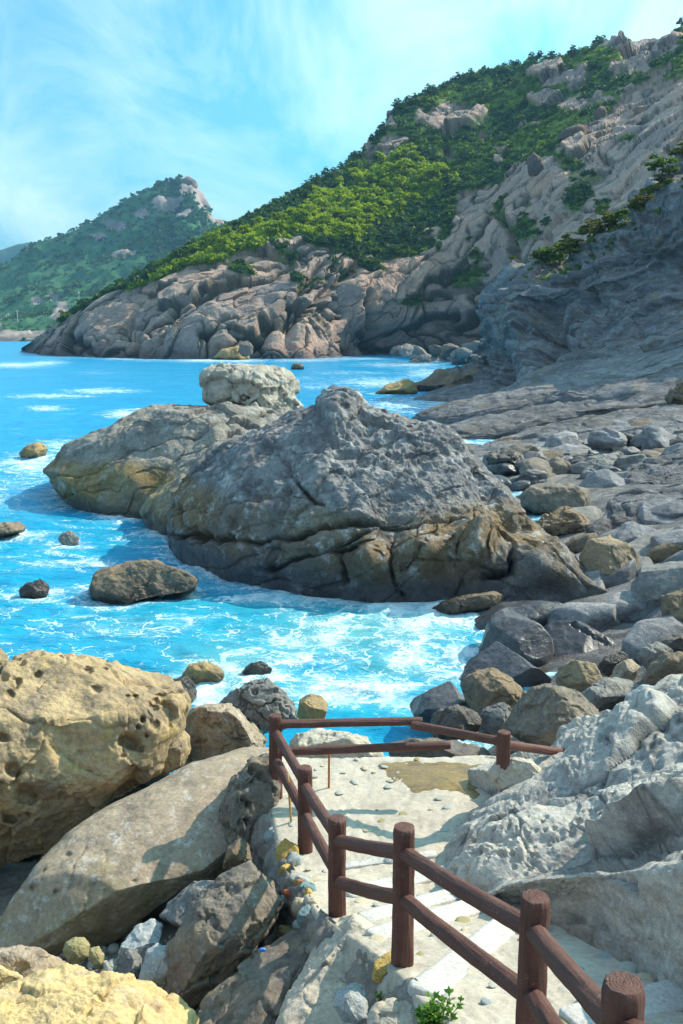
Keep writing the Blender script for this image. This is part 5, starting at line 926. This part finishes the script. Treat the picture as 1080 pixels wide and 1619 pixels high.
weed('weed', P(606, 1588, 6.3), 'small yellow-green weed tuft in a crack of the cement under the railing', 12, .09, .04, 6)
# loose pebbles and shells between the near boulders
r = np.random.RandomState(21); N = 700; d, f = cubesphere(3); X = np.stack([r.uniform(-3.6, -.3, N), r.uniform(6.8, 11, N)], 1); V_, F_ = [], []
gv = np.array([o_.matrix_world.translation for o_ in [bpy.data.objects['shore_ground']]]); gm = bpy.data.objects['shore_ground'].data; co = np.zeros(len(gm.vertices) * 3, np.float32); gm.vertices.foreach_get('co', co); co = co.reshape(-1, 3)
for k in range(N):
    j = np.argmin((co[:, 0] - X[k, 0]) ** 2 + (co[:, 1] - X[k, 1]) ** 2); s = r.uniform(.015, .07); V_.append(d * s * r.uniform(.6, 1.2, 3) + [X[k, 0], X[k, 1], co[j, 2] + s * .4]); F_.append(f + k * len(d))
link('pebbles', mesh_np('pebbles', np.concatenate(V_), np.concatenate(F_), M['st_grey']), kind='stuff')

# ------------------------------------------------------------------ the sea
ya = np.concatenate([np.linspace(9, 40, 330), 40 * (150 / 40) ** np.linspace(0, 1, 130)[1:], 150 * (9000 / 150) ** np.linspace(0, 1, 60)[1:]])
ua = np.linspace(-1, 1, 330); halfw = 9 + ya * .52; gx = ua[None] * halfw[:, None]; gy = np.repeat(ya[:, None], 330, 1)
v = np.stack([gx, gy, np.zeros_like(gx)], -1).reshape(-1, 3); Y = v[:, 1]; px, py = proj(v)
fade = np.clip(1 - (Y - 40) / 200, .1, 1)
WP = np.concatenate([q for q in WATER if len(q)]); WP = WP[(WP[:, 1] > 8)]
key = np.unique(np.round(WP * 2).astype(int), axis=0) / 2.0                       # waterline points, half-metre grid
near = Y < 170; dmin = np.full(len(v), 99.); nv = v[near][:, :2]; dd = np.full(len(nv), 99., np.float32)
for s in range(0, len(key), 40):
    kx = key[s:s + 40]; dd = np.minimum(dd, np.sqrt(((nv[:, None, 0] - kx[None, :, 0]) ** 2 + (nv[:, None, 1] - kx[None, :, 1]) ** 2).min(1)))
dmin[near] = dd
edge = np.exp(-(dmin / (.55 + Y * .006)) ** 2)
foam = .42 * edge
for ex, ey, rx, ry, s in [(330,905,60,14,.95),(450,945,80,12,.95),(600,965,70,12,1.),(690,965,50,16,1.),(560,1095,140,22,.95),(200,815,50,10,.9),(100,775,24,12,.9),(520,1010,70,14,.8),(650,1040,50,20,.85),(730,1035,36,22,1.),(700,1070,40,20,1.),(860,952,40,8,.9),(690,985,120,45,.75),(760,965,60,22,.5),(560,950,140,30,.55),(400,915,110,26,.6),(560,1090,150,30,.80),(640,1065,60,22,.5),(480,1030,150,40,.55),(300,985,160,30,.42),(520,990,160,40,.5),(150,1000,170,30,.38),(60,960,90,40,.36),(330,1090,50,40,.95),(600,1108,110,14,.75),(640,1020,90,30,.55),(700,960,60,20,.6),(780,1040,40,40,.5),(880,945,60,16,.5),(940,985,40,30,.4),(150,885,30,10,.6),(140,780,40,20,.5),(110,775,20,12,.6),(200,830,90,26,.40),(80,890,90,20,.34),(240,860,60,26,.46),(50,735,60,17,.85),(20,760,70,16,.45),(100,705,40,10,.6),(10,800,60,20,.36),(270,930,90,24,.45),(130,865,22,7,.7),(60,950,60,10,.6),(200,655,34,6,1.),(160,618,50,4,.8),(80,626,60,3.,.7),(72,646,28,4,.8),(25,577,50,3.4,.9),(75,573,30,2.4,.7),(150,590,40,2.2,.35),(640,640,50,12,.75),(700,640,50,14,.8),(600,605,70,8,.6),(680,590,40,8,.6),(330,569,60,3.2,.9),(250,568,40,2.4,.6),(380,570,40,3,.8),(480,569,60,2.4,.55),(560,566,60,2.4,.6),(640,576,70,4,.6),(560,590,60,3,.5),(500,610,50,5,.45),(470,600,40,3,.4),(720,700,40,14,.8),(740,640,30,10,.6),(120,565,60,1.8,.5),(200,567,40,2,.7),(300,860,40,16,.5),(430,935,70,16,.6)]:
    s = s if s > .5 else s * .7
    foam = np.maximum(foam, s * np.exp(-(((px - ex) / rx) ** 2 + ((py - ey) / ry) ** 2)))
base_f = np.interp(Y, [10, 24, 36, 60], [.15, .15, .11, .03]); foam = np.maximum(foam, base_f * sst(-.25, .35, fbm(v * .12, 3, 5) + .1)); foam = np.maximum(foam, 1.05 * np.exp(-(dmin / .42) ** 2) * (Y < 60) * (.5 + 1.2 * fbm(v * .4, 3, 6)))
shoal = np.zeros(len(v))
for ex, ey, rx, ry, s in [(560,1000,140,40,.8),(360,1060,90,40,.9),(620,1050,90,30,.7),(480,960,120,20,.4),(900,950,80,30,.9),(200,990,80,20,.3)]: shoal = np.maximum(shoal, s * np.exp(-(((px - ex) / rx) ** 2 + ((py - ey) / ry) ** 2)))
z = .11 * fbm(v * np.array([.20, .42, 0]) + 3, 4, 95) * 1.6 + .05 * ridged(v * np.array([.6, 1.1, 0]) + 9, 3, 96) + .025 * fbm(v * np.array([1.9, 2.6, 0]), 3, 97)
z = z * fade + .10 * sst(.5, 1.0, foam) * (Y < 70) * (.5 + fbm(v * 1.1, 3, 98)); v[:, 2] = z - .04
f = gridfaces(len(ya), 330); link('sea', mesh_np('sea', v, upface(f, v), M['sea'], {'foam': foam, 'shoal': shoal}), kind='structure')

# ------------------------------------------------------------------ air: even haze round the whole place
hz = bpy.data.materials.new('haze_air'); hz.use_nodes = True; t = hz.node_tree; t.nodes.clear(); o_ = t.nodes.new('ShaderNodeOutputMaterial'); pv = t.nodes.new('ShaderNodeVolumePrincipled')
pv.inputs['Color'].default_value = (.30, .64, 1., 1); pv.inputs['Density'].default_value = .00015; pv.inputs['Anisotropy'].default_value = .2; t.links.new(pv.outputs[0], o_.inputs['Volume'])
bx = np.array([[x, y, z_] for x in (-6500, 6500) for y in (-400, 9600) for z_ in (-180, 420)], float)
bf = np.array([[0, 1, 3, 2], [4, 6, 7, 5], [0, 4, 5, 1], [2, 3, 7, 6], [0, 2, 6, 4], [1, 5, 7, 3]])
link('haze', mesh_np('haze', bx, bf, hz, None, False), kind='stuff')
open('/tmp/tris.txt', 'w').write(str(sum(len(o.data.polygons) * 2 for o in SC.objects if o.type == 'MESH'))) if False else None
print('TRIS', sum(len(m.polygons) * 2 for m in bpy.data.meshes if m.users))
